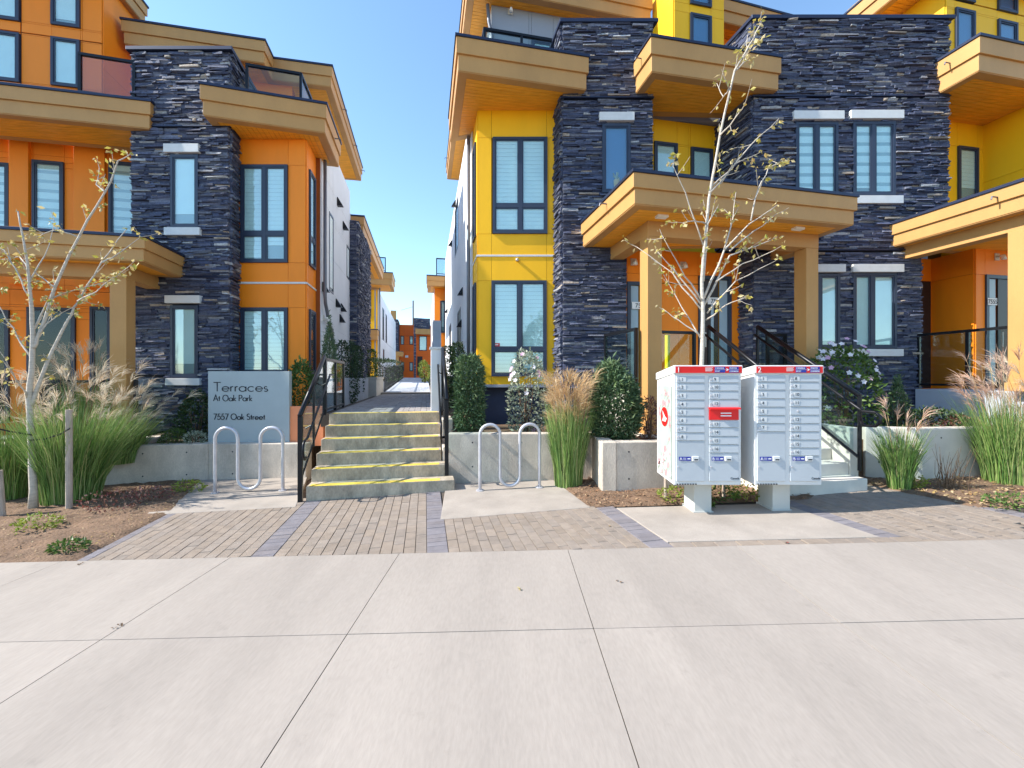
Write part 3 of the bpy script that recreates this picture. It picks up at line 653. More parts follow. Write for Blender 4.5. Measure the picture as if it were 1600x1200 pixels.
slab_on(RB, 'bay_flashing', WB, -.03, WB.L, fz-.02, fz+.02, 0, .035, M['lintel'], .002); slab_on(RB, 'bay_flashing', WBs, 0, WBs.L, fz-.019, fz+.019, 0, .034, M['lintel'], .002)
slab_on(RB, 'bay_sill', WB, -.03, WB.L+.02, 1.44, 1.5, 0, .05, M['greyw'])
u, z = WB.u(808), WB.z(808,407); MB().tube([(*WB.pt(u,.02),z),(*WB.pt(u,.07),z),(*WB.pt(u,.11),z-.02)], [.03,.035,.03], 10).build('wall_sprinkler', M['lamp'], RB, smooth=True)
def sticker(px, py):
    u, z = WB.u(px), WB.z(px,py); o = WB.box(MB(), u-.055, u+.055, z-.035, z+.035, .038, .0395).build('window_sticker', M['sticker'], RB); WB.box(MB(), u-.045, u+.02, z-.006, z+.012, .0397, .0402).build('sticker_mark', M['plate'], o)
sticker(777, 539)
MB().prism([add2(B0,.2,DD), add2(B1,.2,DD), add2(B1,1,DD), add2(B0b,.9,DD)], -.3, 1.46).build('bay_foundation', M['navy'], RB)
WR = Wall(add2(Rp,13,DD), Rp); wr = [(WR.u(712),WR.u(717),WR.z(714,395),WR.z(714,320)), (WR.u(703),WR.u(705.5),WR.z(704,560),WR.z(704,508)), (WR.u(716),WR.u(721),WR.z(718,560),WR.z(718,485))]
pwall(RB, WR, 0, 13, .9, 7.9, wr, M['white'], M['greyw'], eu=(4,8,11), ez=(2.6,4.0,5.6,6.7), back=.2)
for h in wr: window(RB, WR, *h, kind='dark', proud=.03)
MB().prism([add2(Rp,.3,E), add2(add2(Rp,.3,E),13,DD), add2(add2(Rp,6,E),13,DD), add2(add2(Rp,6,E),2,DD)], .5, 7.3).build('rear_core', M['greyw'], RB)
for (px, py) in ((713,318),(724,455),(707,380),(700,485),(722,505)):
    u, z = WR.u(px), WR.z(px,py); m = MB(); a, b, c, d = WR.pt(u-.07,.02), WR.pt(u+.07,.02), WR.pt(u+.07,.17), WR.pt(u-.07,.17)
    m.hexa([(*d,z-.12),(*c,z-.12),(*b,z-.12),(*a,z-.12),(*WR.pt(u-.07,.04),z+.1),(*WR.pt(u+.07,.04),z+.1),(*b,z+.1),(*a,z+.1)]); m.build('vent_hood', M['black'], RB)
q = WR.pt; MB().tube([(*q(12.93,.09),7.2),(*q(12.93,.09),1.0)], .04, 8).build('downpipe', M['pipe'], RB, smooth=True)
# yellow walls between and beyond the towers
WM = Wall(pl(1016,9.19), pl(1127,9.52)); hm = [hole(WM,1021,1057,224,290), hole(WM,1078,1112,233,295)]
pwall(RB, WM, 0, WM.L, 4.2, 7.28, hm, M['yellow'], M['yjoint'], eu=(WM.u(1075),), ez=())
for h in hm: window(RB, WM, *h, kind='roller')
WRr = Wall(pl(1470,9.26), pl(1535,9.47)); hr = [hole(WRr,1494,1525,231,320)]
pwall(RB, WRr, 0, WRr.L, 4.2, 7.28, hr, M['yellow'], M['yjoint']); window(RB, WRr, *hr[0], kind='zebra')
c5 = pl(1535,9.47); WRs = Wall(c5, add2(c5,-2.0,DD)); pwall(RB, WRs, 0, 2.0, 4.2, 7.28, [], M['yellow'], M['yjoint'], ez=(6.0,), eu=(1.2,))
# canopies
c1p = [pl(713,7.72), pl(920,8.24), add2(pl(920,8.24),.9,DD), add2(pl(713,7.72),2.5,DD)]; canopy(RB, c1p, 7.29, 7.94, 'e')
a, b = pl(1017,7.74), pl(1221,8.25); canopy(RB, [a, b, add2(b,1.0,DD), add2(a,1.4,DD)], 7.29, 7.94, 'e'); eave_pin(RB, add2(a,.35,DD), (-E[0],-E[1]), 7.75)
a = pl(1531,7.72); canopy(RB, [a, add2(a,4,E), add2(add2(a,4,E),1.8,DD), add2(a,1.8,DD)], 7.29, 7.94, 'e'); eave_pin(RB, add2(a,.45,DD), (-E[0],-E[1]), 7.72)
a, b = pl(990,6.265), pl(1340,7.145); canopy(RB, [a, b, add2(b,1.27,DD), add2(a,2.4,DD)], 4.24, 4.74, 'e'); eave_pin(RB, add2(a,.95,DD), (-E[0],-E[1]), 4.6)
for px, py in ((1034,337),(1247,356)):
    D_ = F*(4.225-HC)/(HY-py); c = pl(px,D_); MB().prism([add2(add2(c,i*.09,E),j*.05,DD) for i, j in ((-1,-1),(1,-1),(1,1),(-1,1))], 4.19, 4.226).build('soffit_light', M['lens'], RB)
a = add2(pl(1387,8.43),-3.4,DD); canopy(RB, [a, add2(a,4,E), add2(add2(a,4,E),3.6,DD), add2(a,3.42,DD)], 4.25, 4.72); eave_pin(RB, add2(a,1.75,DD), (-E[0],-E[1]), 4.55)
# centre porch
K1 = add2(pl(1012,6.97),.13,E); K1 = add2(K1,.13,DD); K2 = add2(K1,3.12,E); pf = 1.42
post(RB, K1, .26, .7, 3.98); post(RB, K2, .26, pf, 3.98)
beam(RB, add2(K1,-.13,E), add2(K2,.13,E), 3.98, 4.23, .27); beam(RB, add2(K1,1.3,DD), add2(K1,.136,DD), 3.981, 4.229, .26); beam(RB, add2(K2,.136,DD), add2(K2,.9,DD), 3.981, 4.229, .26)
WD = Wall(pl(976,8.46), pl(1160,8.80)); hd = [(WD.u(979),WD.u(1031),pf,WD.z(1000,441)), (WD.u(1090),WD.u(1141),pf,WD.z(1115,432))]
pwall(RB, WD, 0, WD.L, pf-.2, 4.22, hd, M['orange'], M['yjoint'], eu=(WD.u(1060),), ez=(3.55,))
def door(par, W, h, plate, px, py, side=1):
    u0, u1, z0, z1 = h; m = MB()
    for a in ((u0,u0+.07,z0,z1),(u1-.07,u1,z0,z1),(u0+.07,u1-.07,z1-.07,z1)): W.box(m, *a, .0, .05)
    f = m.build('door_frame', M['frame'], par); us_ = u0+.07+(u1-u0-.14)*.30
    sl0, sl1, d0, d1 = (u0+.075, us_, us_+.04, u1-.075) if side > 0 else (u1-.075-(us_-u0-.07), u1-.075, u0+.075, u1-.115-(us_-u0-.07))
    W.box(MB(), sl0, sl1, z0+.05, z1-.08, .004, .012).build('sidelight', M['doorglass'], f)
    d = W.box(MB(), d0, d1, z0+.01, z1-.075, .004, .03).build('door', M['door'], par, bevel=.003)
    W.box(MB(), d0+(d1-d0)*.55, d0+(d1-d0)*.72, z0+.35, z1-.45, .031, .034).build('door_light', M['doorglass'], d)
    a = W.pt(d0+.06,.07); MB().tube([(*a,z0+.85),(*a,z0+1.15)], .012, 6).build('handle', M['lamp'], d)
    if plate:
        u, z = W.u(px), W.z(px,py); W.box(MB(), u-.125, u+.125, z-.07, z+.07, .055, .06).build('number_plate', M['plate'], par)
        p = W.pt(u,.064); text(par, plate, (p[0],p[1],z-.045), .125, M['ink'], 'house_number', 'CENTER', math.atan2(W.t[1],W.t[0]))
door(RB, WD, hd[0], '75', 995, 478); door(RB, WD, hd[1], '75', 1112, 471, -1)
wall_lamp(RB, WD, 989, 410); wall_lamp(RB, WD, 1066, 415)
pr = [add2(add2(K1,-.2,E),-.2,DD), add2(add2(K2,.2,E),-.2,DD), add2(add2(K2,.2,E),1.6,DD), add2(add2(K1,-.2,E),1.6,DD)]
pfl = [add2(add2(K1,-.35,E),.20,DD), add2(add2(K2,.2,E),.20,DD), add2(add2(K2,.2,E),1.6,DD), add2(add2(K1,-.35,E),1.6,DD)]
MB().prism(pfl, .2, pf).build('porch_floor', M['pale'], RB, bevel=.01)
MB().prism([add2(add2(K1,i,E),j,DD) for i, j in ((-.24,-.24),(.24,-.24),(.24,.198),(-.24,.198))], .2, .7).build('column_plinth', M['pale'], RB, bevel=.008)
railing(RB, [add2(add2(K1,-.30,E),1.15,DD), add2(add2(K1,-.22,E),.1,DD)], pf, pf+1.07, 1)
railing(RB, [add2(add2(K1,.16,E),.26,DD), add2(add2(K1,1.0,E),.26,DD)], pf, pf+1.05, 1)
MB().tube([(*add2(add2(K1,.62,E),.5,DD),pf+.02),(*add2(add2(K1,.62,E),.5,DD),pf+1.0)], .045, 10).build('yellow_bollard', mat('bright_yellow_paint',(.85,.65,.0),.5), RB)
railing(RB, [add2(add2(K2,-.55,E),.3,DD), add2(add2(K2,-.16,E),.3,DD)], pf, pf+1.05, 1)
# east porch
b0 = pl(1437,9.2); WE0 = Wall(pl(1432,9.18), pl(1456,9.25)); WE0.box(MB(), 0, WE0.L, 1.2, 4.24, -.2, 0).build('wall', M['orange'], RB)
hE = (WE0.u(1437),WE0.u(1452),pf,WE0.z(1445,440)); WE0.box(MB(), *hE[:2], hE[2], hE[3], .001, .03).build('door', M['door'], RB)
WE1 = Wall(pl(1456,9.25), pl(1523,8.5)); pwall(RB, WE1, 0, WE1.L, 1.2, 4.24, [], M['orange'], M['ojoint'], ez=(WE1.z(1490,434),), back=.1)
q0 = pl(1523,8.5); WE2 = Wall(q0, add2(q0,3,E)); hE2 = (WE2.u(1537),WE2.u(1588),pf,WE2.z(1560,431)); pwall(RB, WE2, 0, 3, 1.2, 4.24, [hE2], M['orange'], M['ojoint'], ez=(), back=.1)
door(RB, WE2, hE2, '7555', 1545, 472); wall_lamp(RB, WE2, 1555, 402)
kE = add2(pl(1590,6.75),.15,E); post(RB, kE, .26, pf, 4.0); beam(RB, add2(kE,2.0,DD), add2(kE,-2,DD), 4.0, 4.245, .24)
eL = pl(1428,8.36); MB().prism([add2(eL,-2.3,DD), add2(add2(eL,-2.3,DD),4,E), add2(add2(eL,1.0,DD),4,E), add2(eL,-.02,DD)], .2, pf).build('porch_floor', M['bluegrey'], RB, bevel=.01)
railing(RB, [add2(eL,.12,E), add2(add2(eL,-1.55,DD),.12,E)], pf+.02, pf+1.09, 2)
# third storey
Wg = Wall(pl(768,9.9), pl(900,10.3)); pwall(RB, Wg, 0, Wg.L, 7.3, 10.37, [(Wg.u(830),Wg.u(864),7.4,Wg.z(847,66))], M['greyw'], M['cap'], eu=(Wg.u(826),)); window(RB, Wg, Wg.u(830), Wg.u(864), 7.4, Wg.z(847,66), kind='roller'); wall_lamp(RB, Wg, 797, 20)
Wgs = Wall(add2(pl(768,9.9),9,DD), pl(768,9.9)); Wgs.box(MB(), 0, 9, 7.3, 10.37, -.2, 0).build('upper_side_wall', M['white'], RB)
MB().tube([(*add2(pl(762,9.8),0,E),10.3),(*pl(764,9.8),9.9),(*pl(769,9.85),9.6),(*pl(769,9.85),7.6)], .04, 8).build('downpipe', M['pipe'], RB, smooth=True)
a, b = (-1.0,9.34), pl(1020,10.3); canopy(RB, [a, b, add2(b,9.4,DD), add2(a,9.4,DD)], 10.38, 10.95, 'e'); 
eave_pin(RB, add2(a,8,DD), (-E[0],-E[1]), 10.6)
r0 = pl(757,8.62); railing(RB, [add2(r0,.8,DD), r0, add2(r0,1.55,E)], 7.7, 8.78, 2)
Y0 = pl(1053,9.6); WY = Wall(Y0, add2(Y0,1.28,E)); hy = [hole(WY,1077,1110,25,85), (WY.u(1077),WY.u(1110),WY.z(1093,11),WY.z(1093,-60))]
pwall(RB, WY, 0, WY.L, 7.3, 11.6, hy, M['yellow'], M['yjoint'], eu=(), ez=()); 
for h in hy: window(RB, WY, *h, kind='blue')
WYs = Wall(add2(Y0,.9,DD), Y0); pwall(RB, WYs, 0, .9, 7.3, 11.6, [], M['yellow'], M['yjoint'], ez=(9.0,))
Yb = add2(add2(Y0,1.28,E),.9,DD); Wyb = Wall(Yb, add2(Yb,3.2,E)); pwall(RB, Wyb, 0, 3.2, 7.3, 10.37, [], M['orange'], M['ojoint'])
a, b = pl(1125,10.28), pl(1262,10.95); canopy(RB, [a, b, add2(b,2.5,DD), add2(a,2.5,DD)], 10.38, 10.95, 'e')
Z0 = pl(1477,9.3); WZ = Wall(Z0, add2(Z0,4,E)); hz = [hole(WZ,1490,1520,17,85), hole(WZ,1556,1586,35,85), (WZ.u(1556),WZ.u(1586),WZ.z(1571,21),WZ.z(1571,-40)), (WZ.u(1492),WZ.u(1520),WZ.z(1506,4),WZ.z(1506,-50))]
pwall(RB, WZ, 0, 4, 7.3, 11.6, hz, M['yellow'], M['yjoint'])
for h in hz: window(RB, WZ, *h, kind='blue')
WZs = Wall(add2(Z0,2.2,DD), Z0); pwall(RB, WZs, 0, 2.2, 7.3, 11.6, [], M['yellow'], M['yjoint'], ez=(9.0,))
a = (8.58+.2*1.6,10.4-1.6*.98); canopy(RB, [a, add2(a,5,E), add2(add2(a,5,E),4.5,DD), add2(a,4.5,DD)], 10.38, 10.95, 'e')
MB().prism([add2(B0,.3,DD), add2(U1,1.0,DD), add2(U1,6,DD), add2(B0,6,DD)], 7.3, 7.5).build('roof_deck', M['greyw'], RB)
MB().prism([add2(T1,1.0,DD), add2(U1,1.6,DD), add2(add2(U1,4,E),1.6,DD), add2(add2(U1,4,E),7,DD), add2(T1,7,DD)], 1.0, 7.29).build('rear_core', M['greyw'], RB)
finish_stones('R', RB)

# ------------------------------------------------------------------ houses further down the path
def back_house(name, label, D, front, fx0, fx1, zt, col, jm, wins, side, sdir, canop, winstyle='zebra'):
    o = thing(name, label, 'building'); W = Wall(pl(fx0,D), pl(fx1,D)); hs = [hole(W,*q) for q in wins]
    pwall(o, W, 0, W.L, .5, zt, hs, col, jm, ez=(4.3,))
    for h in hs: window(o, W, *h, kind=winstyle)
    return o, W
H2, W = back_house('terrace_house', 'yellow house with white side wall further along the path beside dark stone pier', 25, 0, 560, 590, 6.9, M['yellow'], M['yjoint'], [(567,580,453,495),(567,580,531,558)], 0, 0, 0)
p = add2(pl(590,25),.02,E); Wn = Wall(p, add2(p,15,DD)); wn = [(Wn.u(a),Wn.u(b),Wn.z(a,d),Wn.z(a,c)) for a, b, c, d in ((597,599.5,480,530),(602,604,490,535),(598,600,545,565))]
pwall(H2, Wn, 0, 15, .9, 6.9, wn, M['white'], M['greyw'], eu=(5,10), ez=(3.6,), back=.2)
for h in wn: window(H2, Wn, *h, kind='dark', proud=.03)
MB().prism([add2(pl(540,25),.3,DD), add2(p,.3,DD), add2(p,15,DD), add2(pl(540,25),15,DD)], .5, 6.8).build('rear_core', M['greyw'], H2)
a = pl(556,23.9); b = add2(a,2.0,E); canopy(H2, [a, b, add2(b,2.2,DD), add2(a,2.2,DD)], 7.05, 7.75, 'e')
a = pl(560,24.2); b = add2(a,1.05,E); canopy(H2, [a, b, add2(b,.8,DD), add2(a,.8,DD)], 3.9, 4.5, 'e')
MB().tube([(*add2(p,.1,E),7.0),(*add2(p,.1,E),1.2)], .05, 6).build('downpipe', M['pipe'], H2)
railing(H2, [add2(pl(565,24.0),0,E), add2(pl(565,24.0),1.3,E)], 7.75, 8.6, 2)
H3, W = back_house('terrace_house', 'orange house behind the white-walled yellow block, with small roof balcony', 23, 0, 679, 700, 6.9, M['orange'], M['ojoint'], [(688,696,470,520)], 0, 0, 0)
p = pl(679,23); Wn = Wall(add2(p,14,DD), p); pwall(H3, Wn, 0, 14, .9, 6.9, [(2,2.8,4.5,6),(8,8.8,4.5,6)], M['white'], M['greyw'], eu=(5,10), ez=(3.6,), back=.2)
for h in ((2,2.8,4.5,6),(8,8.8,4.5,6)): window(H3, Wn, *h, kind='dark', proud=.03)
MB().prism([add2(p,.3,DD), add2(add2(p,2,E),.3,DD), add2(add2(p,2,E),14,DD), add2(p,14,DD)], .5, 6.8).build('rear_core', M['greyw'], H3)
a = pl(667,22.2); b = add2(a,2.4,E); canopy(H3, [a, b, add2(b,2.0,DD), add2(a,2.0,DD)], 6.55, 7.1, 'e'); railing(H3, [add2(a,.5,E), add2(a,2.3,E)], 7.1, 8.0, 3)
HF = thing('terrace_house', 'orange house with dark stone piers closing the far end of the path', 'building')
WF = Wall(pl(618,48), add2(pl(618,48),5.6,E)); fh = [hole(WF,626,631.5,525,538.5), hole(WF,640,645.5,525,538.5), hole(WF,626,631.5,566,580), hole(WF,640,645.5,566,580), hole(WF,655,667,525,548)]
pwall(HF, WF, 0, WF.L, 1.6, 7.8, fh, M['farorange'], M['ojoint'], ez=(4.4,))
for h in fh: window(HF, WF, *h, kind='zebra', proud=.06)
WFp = Wall(pl(609,45), pl(622,45.3)); MB().prism([pl(609,45), pl(622,45.3), add2(pl(622,45.3),3,DD), add2(pl(609,45),3,DD)], 1.0, 8.0).build('pier_wall', M['stoneback'], HF); stones('F', WFp, 0, WFp.L, 1.2, 8.0)
WFq = Wall(pl(646.5,47), pl(672,47.6)); MB().prism([pl(646.5,47.1), pl(672,47.7), add2(pl(672,47.7),3,DD), add2(pl(646.5,47.1),3,DD)], 7.2, 8.4).build('pier_wall', M['stoneback'], HF); stones('F', WFq, 0, WFq.L, 7.2, 8.4)
WFr = Wall(pl(646.5,47), pl(650,47.1)); stones('F', WFr, 0, WFr.L, 1.6, 7.2); finish_stones('F', HF)
WFq.box(MB(), .2, WFq.L, 6.6, 7.2, -.3, .25).build('canopy', M['tan'], HF); WFp.box(MB(), .1, WFp.L-.2, 8.0, 8.9, -.3, .2).build('canopy', M['tan'], HF)
a = pl(609,43.5); b = add2(a,1.3,E); canopy(HF, [a, b, add2(b,2,DD), add2(a,2,DD)], 4.0, 4.5, 'e'); post(HF, pl(621,44), .3, 1.8, 4.0)
WF.box(MB(), WF.u(652), WF.u(660), 2.0, 4.2, .0, .06).build('door', M['door'], HF); WF.box(MB(), WF.u(633), WF.u(638), 4.05, 4.3, .0, .06).build('address_plate', M['plate'], HF)
UP = thing('utility_pole', 'thin dark wooden utility pole rising behind the far orange house', 'pole', (*pl(645.5,70), 0))
UP.location = (0,0,0); c = pl(645.5,70); MB().tube([(*c,1.5),(*c,14.6)], [.16,.12], 8).build('pole', M['twig'], UP); MB().tube([(c[0]-2.0,c[1],13.0),(c[0]+.1,c[1],13.6)], .02, 5).build('wire', M['black'], UP)

# ------------------------------------------------------------------ entrance stairs, path, walls
A0 = (-2.835,5.81); RI, TR = .178, .285; z0 = gz(-1.9)
ST = thing('concrete_stairs', 'concrete entrance stairs with six yellow-edged steps leading up to the path', 'stairs'); Wst = Wall(A0, add2(A0,2.0,E))
for i in range(6):
    w_ = 2.03 if i < 2 else 1.86
    o = Wst.box(MB(), 0, w_ - (.1 if i == 1 else 0), z0-.2, z0+(i+1)*RI, -(i+1)*TR, -i*TR).build('step', M['step'], ST, bevel=.008)
    Wst.box(MB(), .04, 1.82, z0+(i+1)*RI, z0+(i+1)*RI+.003, -i*TR-.14, -i*TR-.006).build('nosing', M['nose'], o)
zl = z0 + 6*RI
top0 = add2(A0, 5*TR+.3, DD)
# path
pth = struct(MB().prism([add2(top0,-.2,E), add2(top0,1.95,E), add2(add2(top0,1.95,E),9.2,DD), add2(add2(top0,-.2,E),9.2,DD)], zl-.25, zl-.02).build('path', M['joint']))
pm = [add2(top0,-.1,E), add2(top0,1.86,E)]
Wpth = Wall(top0, add2(top0,1.86,E)); rest = MB(); rest.c = []; cnt = 0; L = []
for i in range(17):
    v = .012 - (.1 if i % 2 else 0)
    while v < 9.1:
        a, b = max(v,.012), min(v+.2, 9.1)
        if b-a > .03: L.append((i*.11-.02+.003, (i+1)*.11-.02-.003, a+.003, b-.003))
        v += .2
L.sort(key=lambda q: q[2])
for k, q in enumerate(L):
    m = MB(); kk = R.uniform(.85,1.12); m.prism([Wpth.pt(q[0],-q[2]), Wpth.pt(q[1],-q[2]), Wpth.pt(q[1],-q[3]), Wpth.pt(q[0],-q[3])], zl-.04, zl+R.uniform(-.002,.001)); c = (.33*kk,.30*kk,.29*kk)
    if k < 130: m.col(len(m.f), c); m.build('paver', M['paver'], pth)
    else:
        b = len(rest.v); rest.v += m.v; rest.f += [tuple(b+j for j in f) for f in m.f]; rest.c += [c]*len(m.f)
rest.build('pavers', M['paver'], pth, kind='stuff')
p9 = add2(top0,9.2,DD)
struct(MB().prism([add2(p9,-.1,E), add2(p9,1.95,E), add2(add2(p9,1.95,E),.6,DD), add2(add2(p9,-.1,E),.6,DD)], zl-.2, zl+.06).build('path', M['pad']))
m = MB(); q1, q2 = add2(p9,.6,DD), add2(p9,16,DD)
m.hexa([(*add2(q1,.0,E),zl-.2),(*add2(q1,1.8,E),zl-.2),(*add2(q2,1.8,E),zl-.2),(*q2,zl-.2),(*add2(q1,.0,E),zl+.06),(*add2(q1,1.8,E),zl+.06),(*add2(q2,1.8,E),zl+.68),(*q2,zl+.68)]); struct(m.build('ramp', M['bluegrey']))
struct(MB().prism([add2(q2,-6,E), add2(q2,6,E), add2(add2(q2,6,E),30,DD), add2(add2(q2,-6,E),30,DD)], zl+.1, zl+.69).build('path', M['pad']))
def wall_thing(name, label, pts, z0_, z1_, th, mt, holes=True, par=None, zf=None):
    o = thing(name, label, 'wall')
    for i in range(len(pts)-1):
        W = Wall(pts[i], pts[i+1]); W.box(MB(), 0 if i == 0 else 0, W.L, z0_, z1_-(.0015*i), -th, 0).build('wall_face', mt, o, bevel=.012)
        if holes:
            n_ = max(2, int(W.L/.62)); 
            for k in range(n_):
                for z in (z1_-.14, z1_-.52):
                    u = W.L*(k+.5)/n_; a, b = W.pt(u,.0015), W.pt(u,-.02)
                    MB().tube([(*b,z),(*a,z)], .013, 8).build('tie_hole', M['ink'], o)
    return o
lw1 = pl(478,7.28); lw0 = pl(325,7.28)
wall_thing('retaining_wall', 'low concrete retaining wall with tie holes below the entrance sign', [add2(lw0,-6.5,E), lw0, lw1], -.5, .505, .22, M['conc'])
wall_thing('retaining_wall', 'low concrete planter wall between the stairs and the bike rack', [pl(700,6.66), pl(928,6.70)], -.3, .755, .2, M['conc'])
bx = pl(941,5.9); wall_thing('retaining_wall', 'concrete planter corner behind the mailboxes with a dark mulch bed in front', [add2(bx,.86,(0,1)), bx, (3.55,6.1)], -.3, .735, .2, M['conc'])
wall_thing('retaining_wall', 'pale sunlit garden wall behind the tall grasses beside the porch stairs', [pl(1352,6.35), pl(1440,6.12), (12.5,7.0)], -.3, .90, .2, M['pale'])
# planter soil behind the walls
struct(MB().prism([add2(add2(lw0,-6.3,E),.12,DD), add2(lw0,.12,DD), add2(lw1,.12,DD), add2(lw1,1.5,DD), add2(add2(lw0,-6.3,E),3,DD)], -.4, .42, None).build('planting_soil', M['soil']))
struct(MB().prism([pl(702,6.78), (1.36,6.80), (1.36,6.05), (3.5,6.22), (3.4,7.2), (1.5,8.8), pl(700,9.0)], -.4, .66).build('planting_soil', M['soil']))
struct(MB().prism([(4.95,6.5), (5.6,6.35), (12.5,7.2), (12.5,8.3), (4.9,8.3)], -.4, .70).build('planting_soil', M['soil']))
# corridor walls
cw0 = add2(add2(A0,3.05,DD),-.22,E)
co = thing('path_wall', 'grey panel wall along the left side of the path behind the railing', 'wall'); Wc = Wall(cw0, add2(cw0,5.2,DD))
for k in range(4): Wc.box(MB(), k*1.3+.006, (k+1)*1.3-.006, zl-.1, zl+.62, -.2, 0).build('wall_panel', M['bluegrey'], co, bevel=.008)
o = thing('planter_box', 'cream concrete planter with small shrubs at the left foot of the ramp', 'planter'); c = add2(cw0,6.4,DD); Wc2 = Wall(c, add2(c,2.6,DD)); Wc2.box(MB(), 0, 2.6, zl-.1, zl+.58, -.8, .12).build('planter_body', M['pale'], o, bevel=.01); Wc2.box(MB(), -.02, 2.62, zl+.58, zl+.66, -.82, .15).build('planter_cap', M['pale'], o)
o = thing('planter_box', 'cream concrete planter at the right foot of the ramp beside the gate pillar', 'planter'); c = add2(add2(top0,2.0,E),6.5,DD); Wc3 = Wall(add2(c,2.6,DD), c); Wc3.box(MB(), 0, 2.6, zl-.1, zl+.58, -.6, .05).build('planter_body', M['pale'], o, bevel=.01); Wc3.box(MB(), -.02, 2.62, zl+.58, zl+.66, -.62, .08).build('planter_cap', M['pale'], o)
for s, lab in ((0.0,'black picket guard along the left of the distant ramp'), (1.86,'black picket guard along the right of the distant ramp')):
    o = thing('ramp_railing', lab, 'railing'); a = add2(q1,s,E)
    for k in range(30):
        c = add2(a, .1+k*.5, DD); z = zl+.06+.62*(.1+k*.5)/15.4; MB().tube([(*c,z),(*c,z+1.0)], .02, 5).build('picket', M['black'], o)
    b = add2(a,14.8,DD); MB().tube([(*a,zl+1.06),(*b,zl+1.06+.6)], .03, 6).build('top_rail', M['black'], o); MB().tube([(*a,zl+.2),(*b,zl+.2+.6)], .02, 6).build('bottom_rail', M['black'], o)
o = thing('gate_pillar', 'pale square pillar standing at the top right of the entrance stairs', 'pillar'); pc = pl(682,8.05)
MB().prism([add2(add2(pc,i*.105,E),j*.12,DD) for i, j in ((-1,-1),(1,-1),(1,1),(-1,1))], zl-.1, zz(546,8.05)).build('pillar_body', M['white'], o, bevel=.006)
MB().prism([add2(add2(pc,i*.13,E),j*.145,DD) for i, j in ((-1,-1),(1,-1),(1,1),(-1,1))], zz(546,8.05), zz(543,8.05)).build('pillar_cap', M['lintel'], o)
pc2 = pl(682.5,12); MB().prism([add2(add2(pc2,i*.11,E),j*.3,DD) for i, j in ((-1,-1),(1,-1),(1,1),(-1,1))], .8, zz(503,12)).build('rear_pier', M['bluegrey'], o)
# stair railings
def stair_rail(label, base, s, zb0, loopdir, guard):
    o = thing('stair_railing', label, 'railing'); sl_ = RI/TR
    b = add2(base, 0, DD); t = add2(base, 1.42, DD)
    def at(v, z): c = add2(base, v, DD); return (c[0], c[1], z)
    H = 1.16; zt0 = zb0+H; zt1 = zt0 + 1.4*sl_
    Wr = Wall(add2(base,-.03,E), add2(base,.03,E))
    Wr.box(MB(), 0, .06, zb0-.02, zt0, -.03, .03).build('post', M['black'], o, bevel=.004); Wr.box(MB(), 0, .06, zl-.02, zt1, -1.45, -1.39).build('post', M['black'], o, bevel=.004)
    MB().tube([at(-.03,zt0+.01), at(1.42,zt1+.02)], .032, 8).build('top_rail', M['black'], o, smooth=True)
    MB().tube([at(.0,zb0+.28), at(1.4,zb0+.28+1.4*sl_)], .016, 6).build('bottom_rail', M['black'], o)
    m = MB(); Q = [at(.05,zb0+.32), at(1.37,zb0+.32+1.32*sl_), at(1.37,zt0-.03+1.32*sl_), at(.05,zt0-.03)]
    dx = (E[0]*.004, E[1]*.004); m.hexa([(x-dx[0],y-dx[1],z) for x, y, z in Q] + [(x+dx[0],y+dx[1],z) for x, y, z in Q]); m.build('glass_panel', M['rail_glass'], o)
    pm_ = at(.70,0); MB().tube([(pm_[0],pm_[1],zb0+.2+.7*sl_-.0), (pm_[0],pm_[1],zt0+.7*sl_)], .02, 6).build('baluster', M['black'], o)
    hb = add2(base, loopdir*.09, E)
    def hat(v, z): c = add2(hb, v, DD); return (c[0], c[1], z)
    hz = zb0+.86; pts = [hat(1.62,hz+1.42*sl_), hat(1.42,hz+1.42*sl_), hat(0,hz), hat(-.14,hz-.02), hat(-.2,hz-.06), hat(-.215,hz-.14), hat(-.2,hz-.22), hat(-.14,hz-.27), hat(.0,hz-.27), at(.02,hz-.27)]
    MB().tube(pts, .017, 8).build('handrail', M['black'], o, smooth=True)
    for v in (.25, 1.2): MB().tube([hat(v,hz+v*sl_), at(v,hz+v*sl_-.05)], .009, 6).build('bracket', M['black'], o)
    if guard:
        g0 = add2(base,1.48,DD); railing(o, [g0, add2(g0,guard,DD)], zl, zt1, 2)
    return o
stair_rail('black stair railing with glass and looped handrail beside the sign', add2(A0,-.07,E), 0, z0-.01, 1, 1.6)
stair_rail('black stair railing with looped handrail beside the pale gate pillar', add2(add2(A0,1.93,E),.30,DD), 0, z0+RI, -1, .5)
cb = add2(add2(A0,1.88,E),2*TR,DD); Wcb = Wall(cb, add2(cb,.24,E)); o = thing('stair_curb', 'small concrete cheek block at the right end of the entrance stairs', 'curb'); Wcb.box(MB(), 0, .2, -.2, z0+2*RI+.22, -1.2, 0).build('curb_block', M['conc'], o, bevel=.01); Wcb.box(MB(), .01, .19, z0+2*RI+.22, z0+2*RI+.62, -1.2, -.45).build('curb_upper', M['conc'], o, bevel=.01)
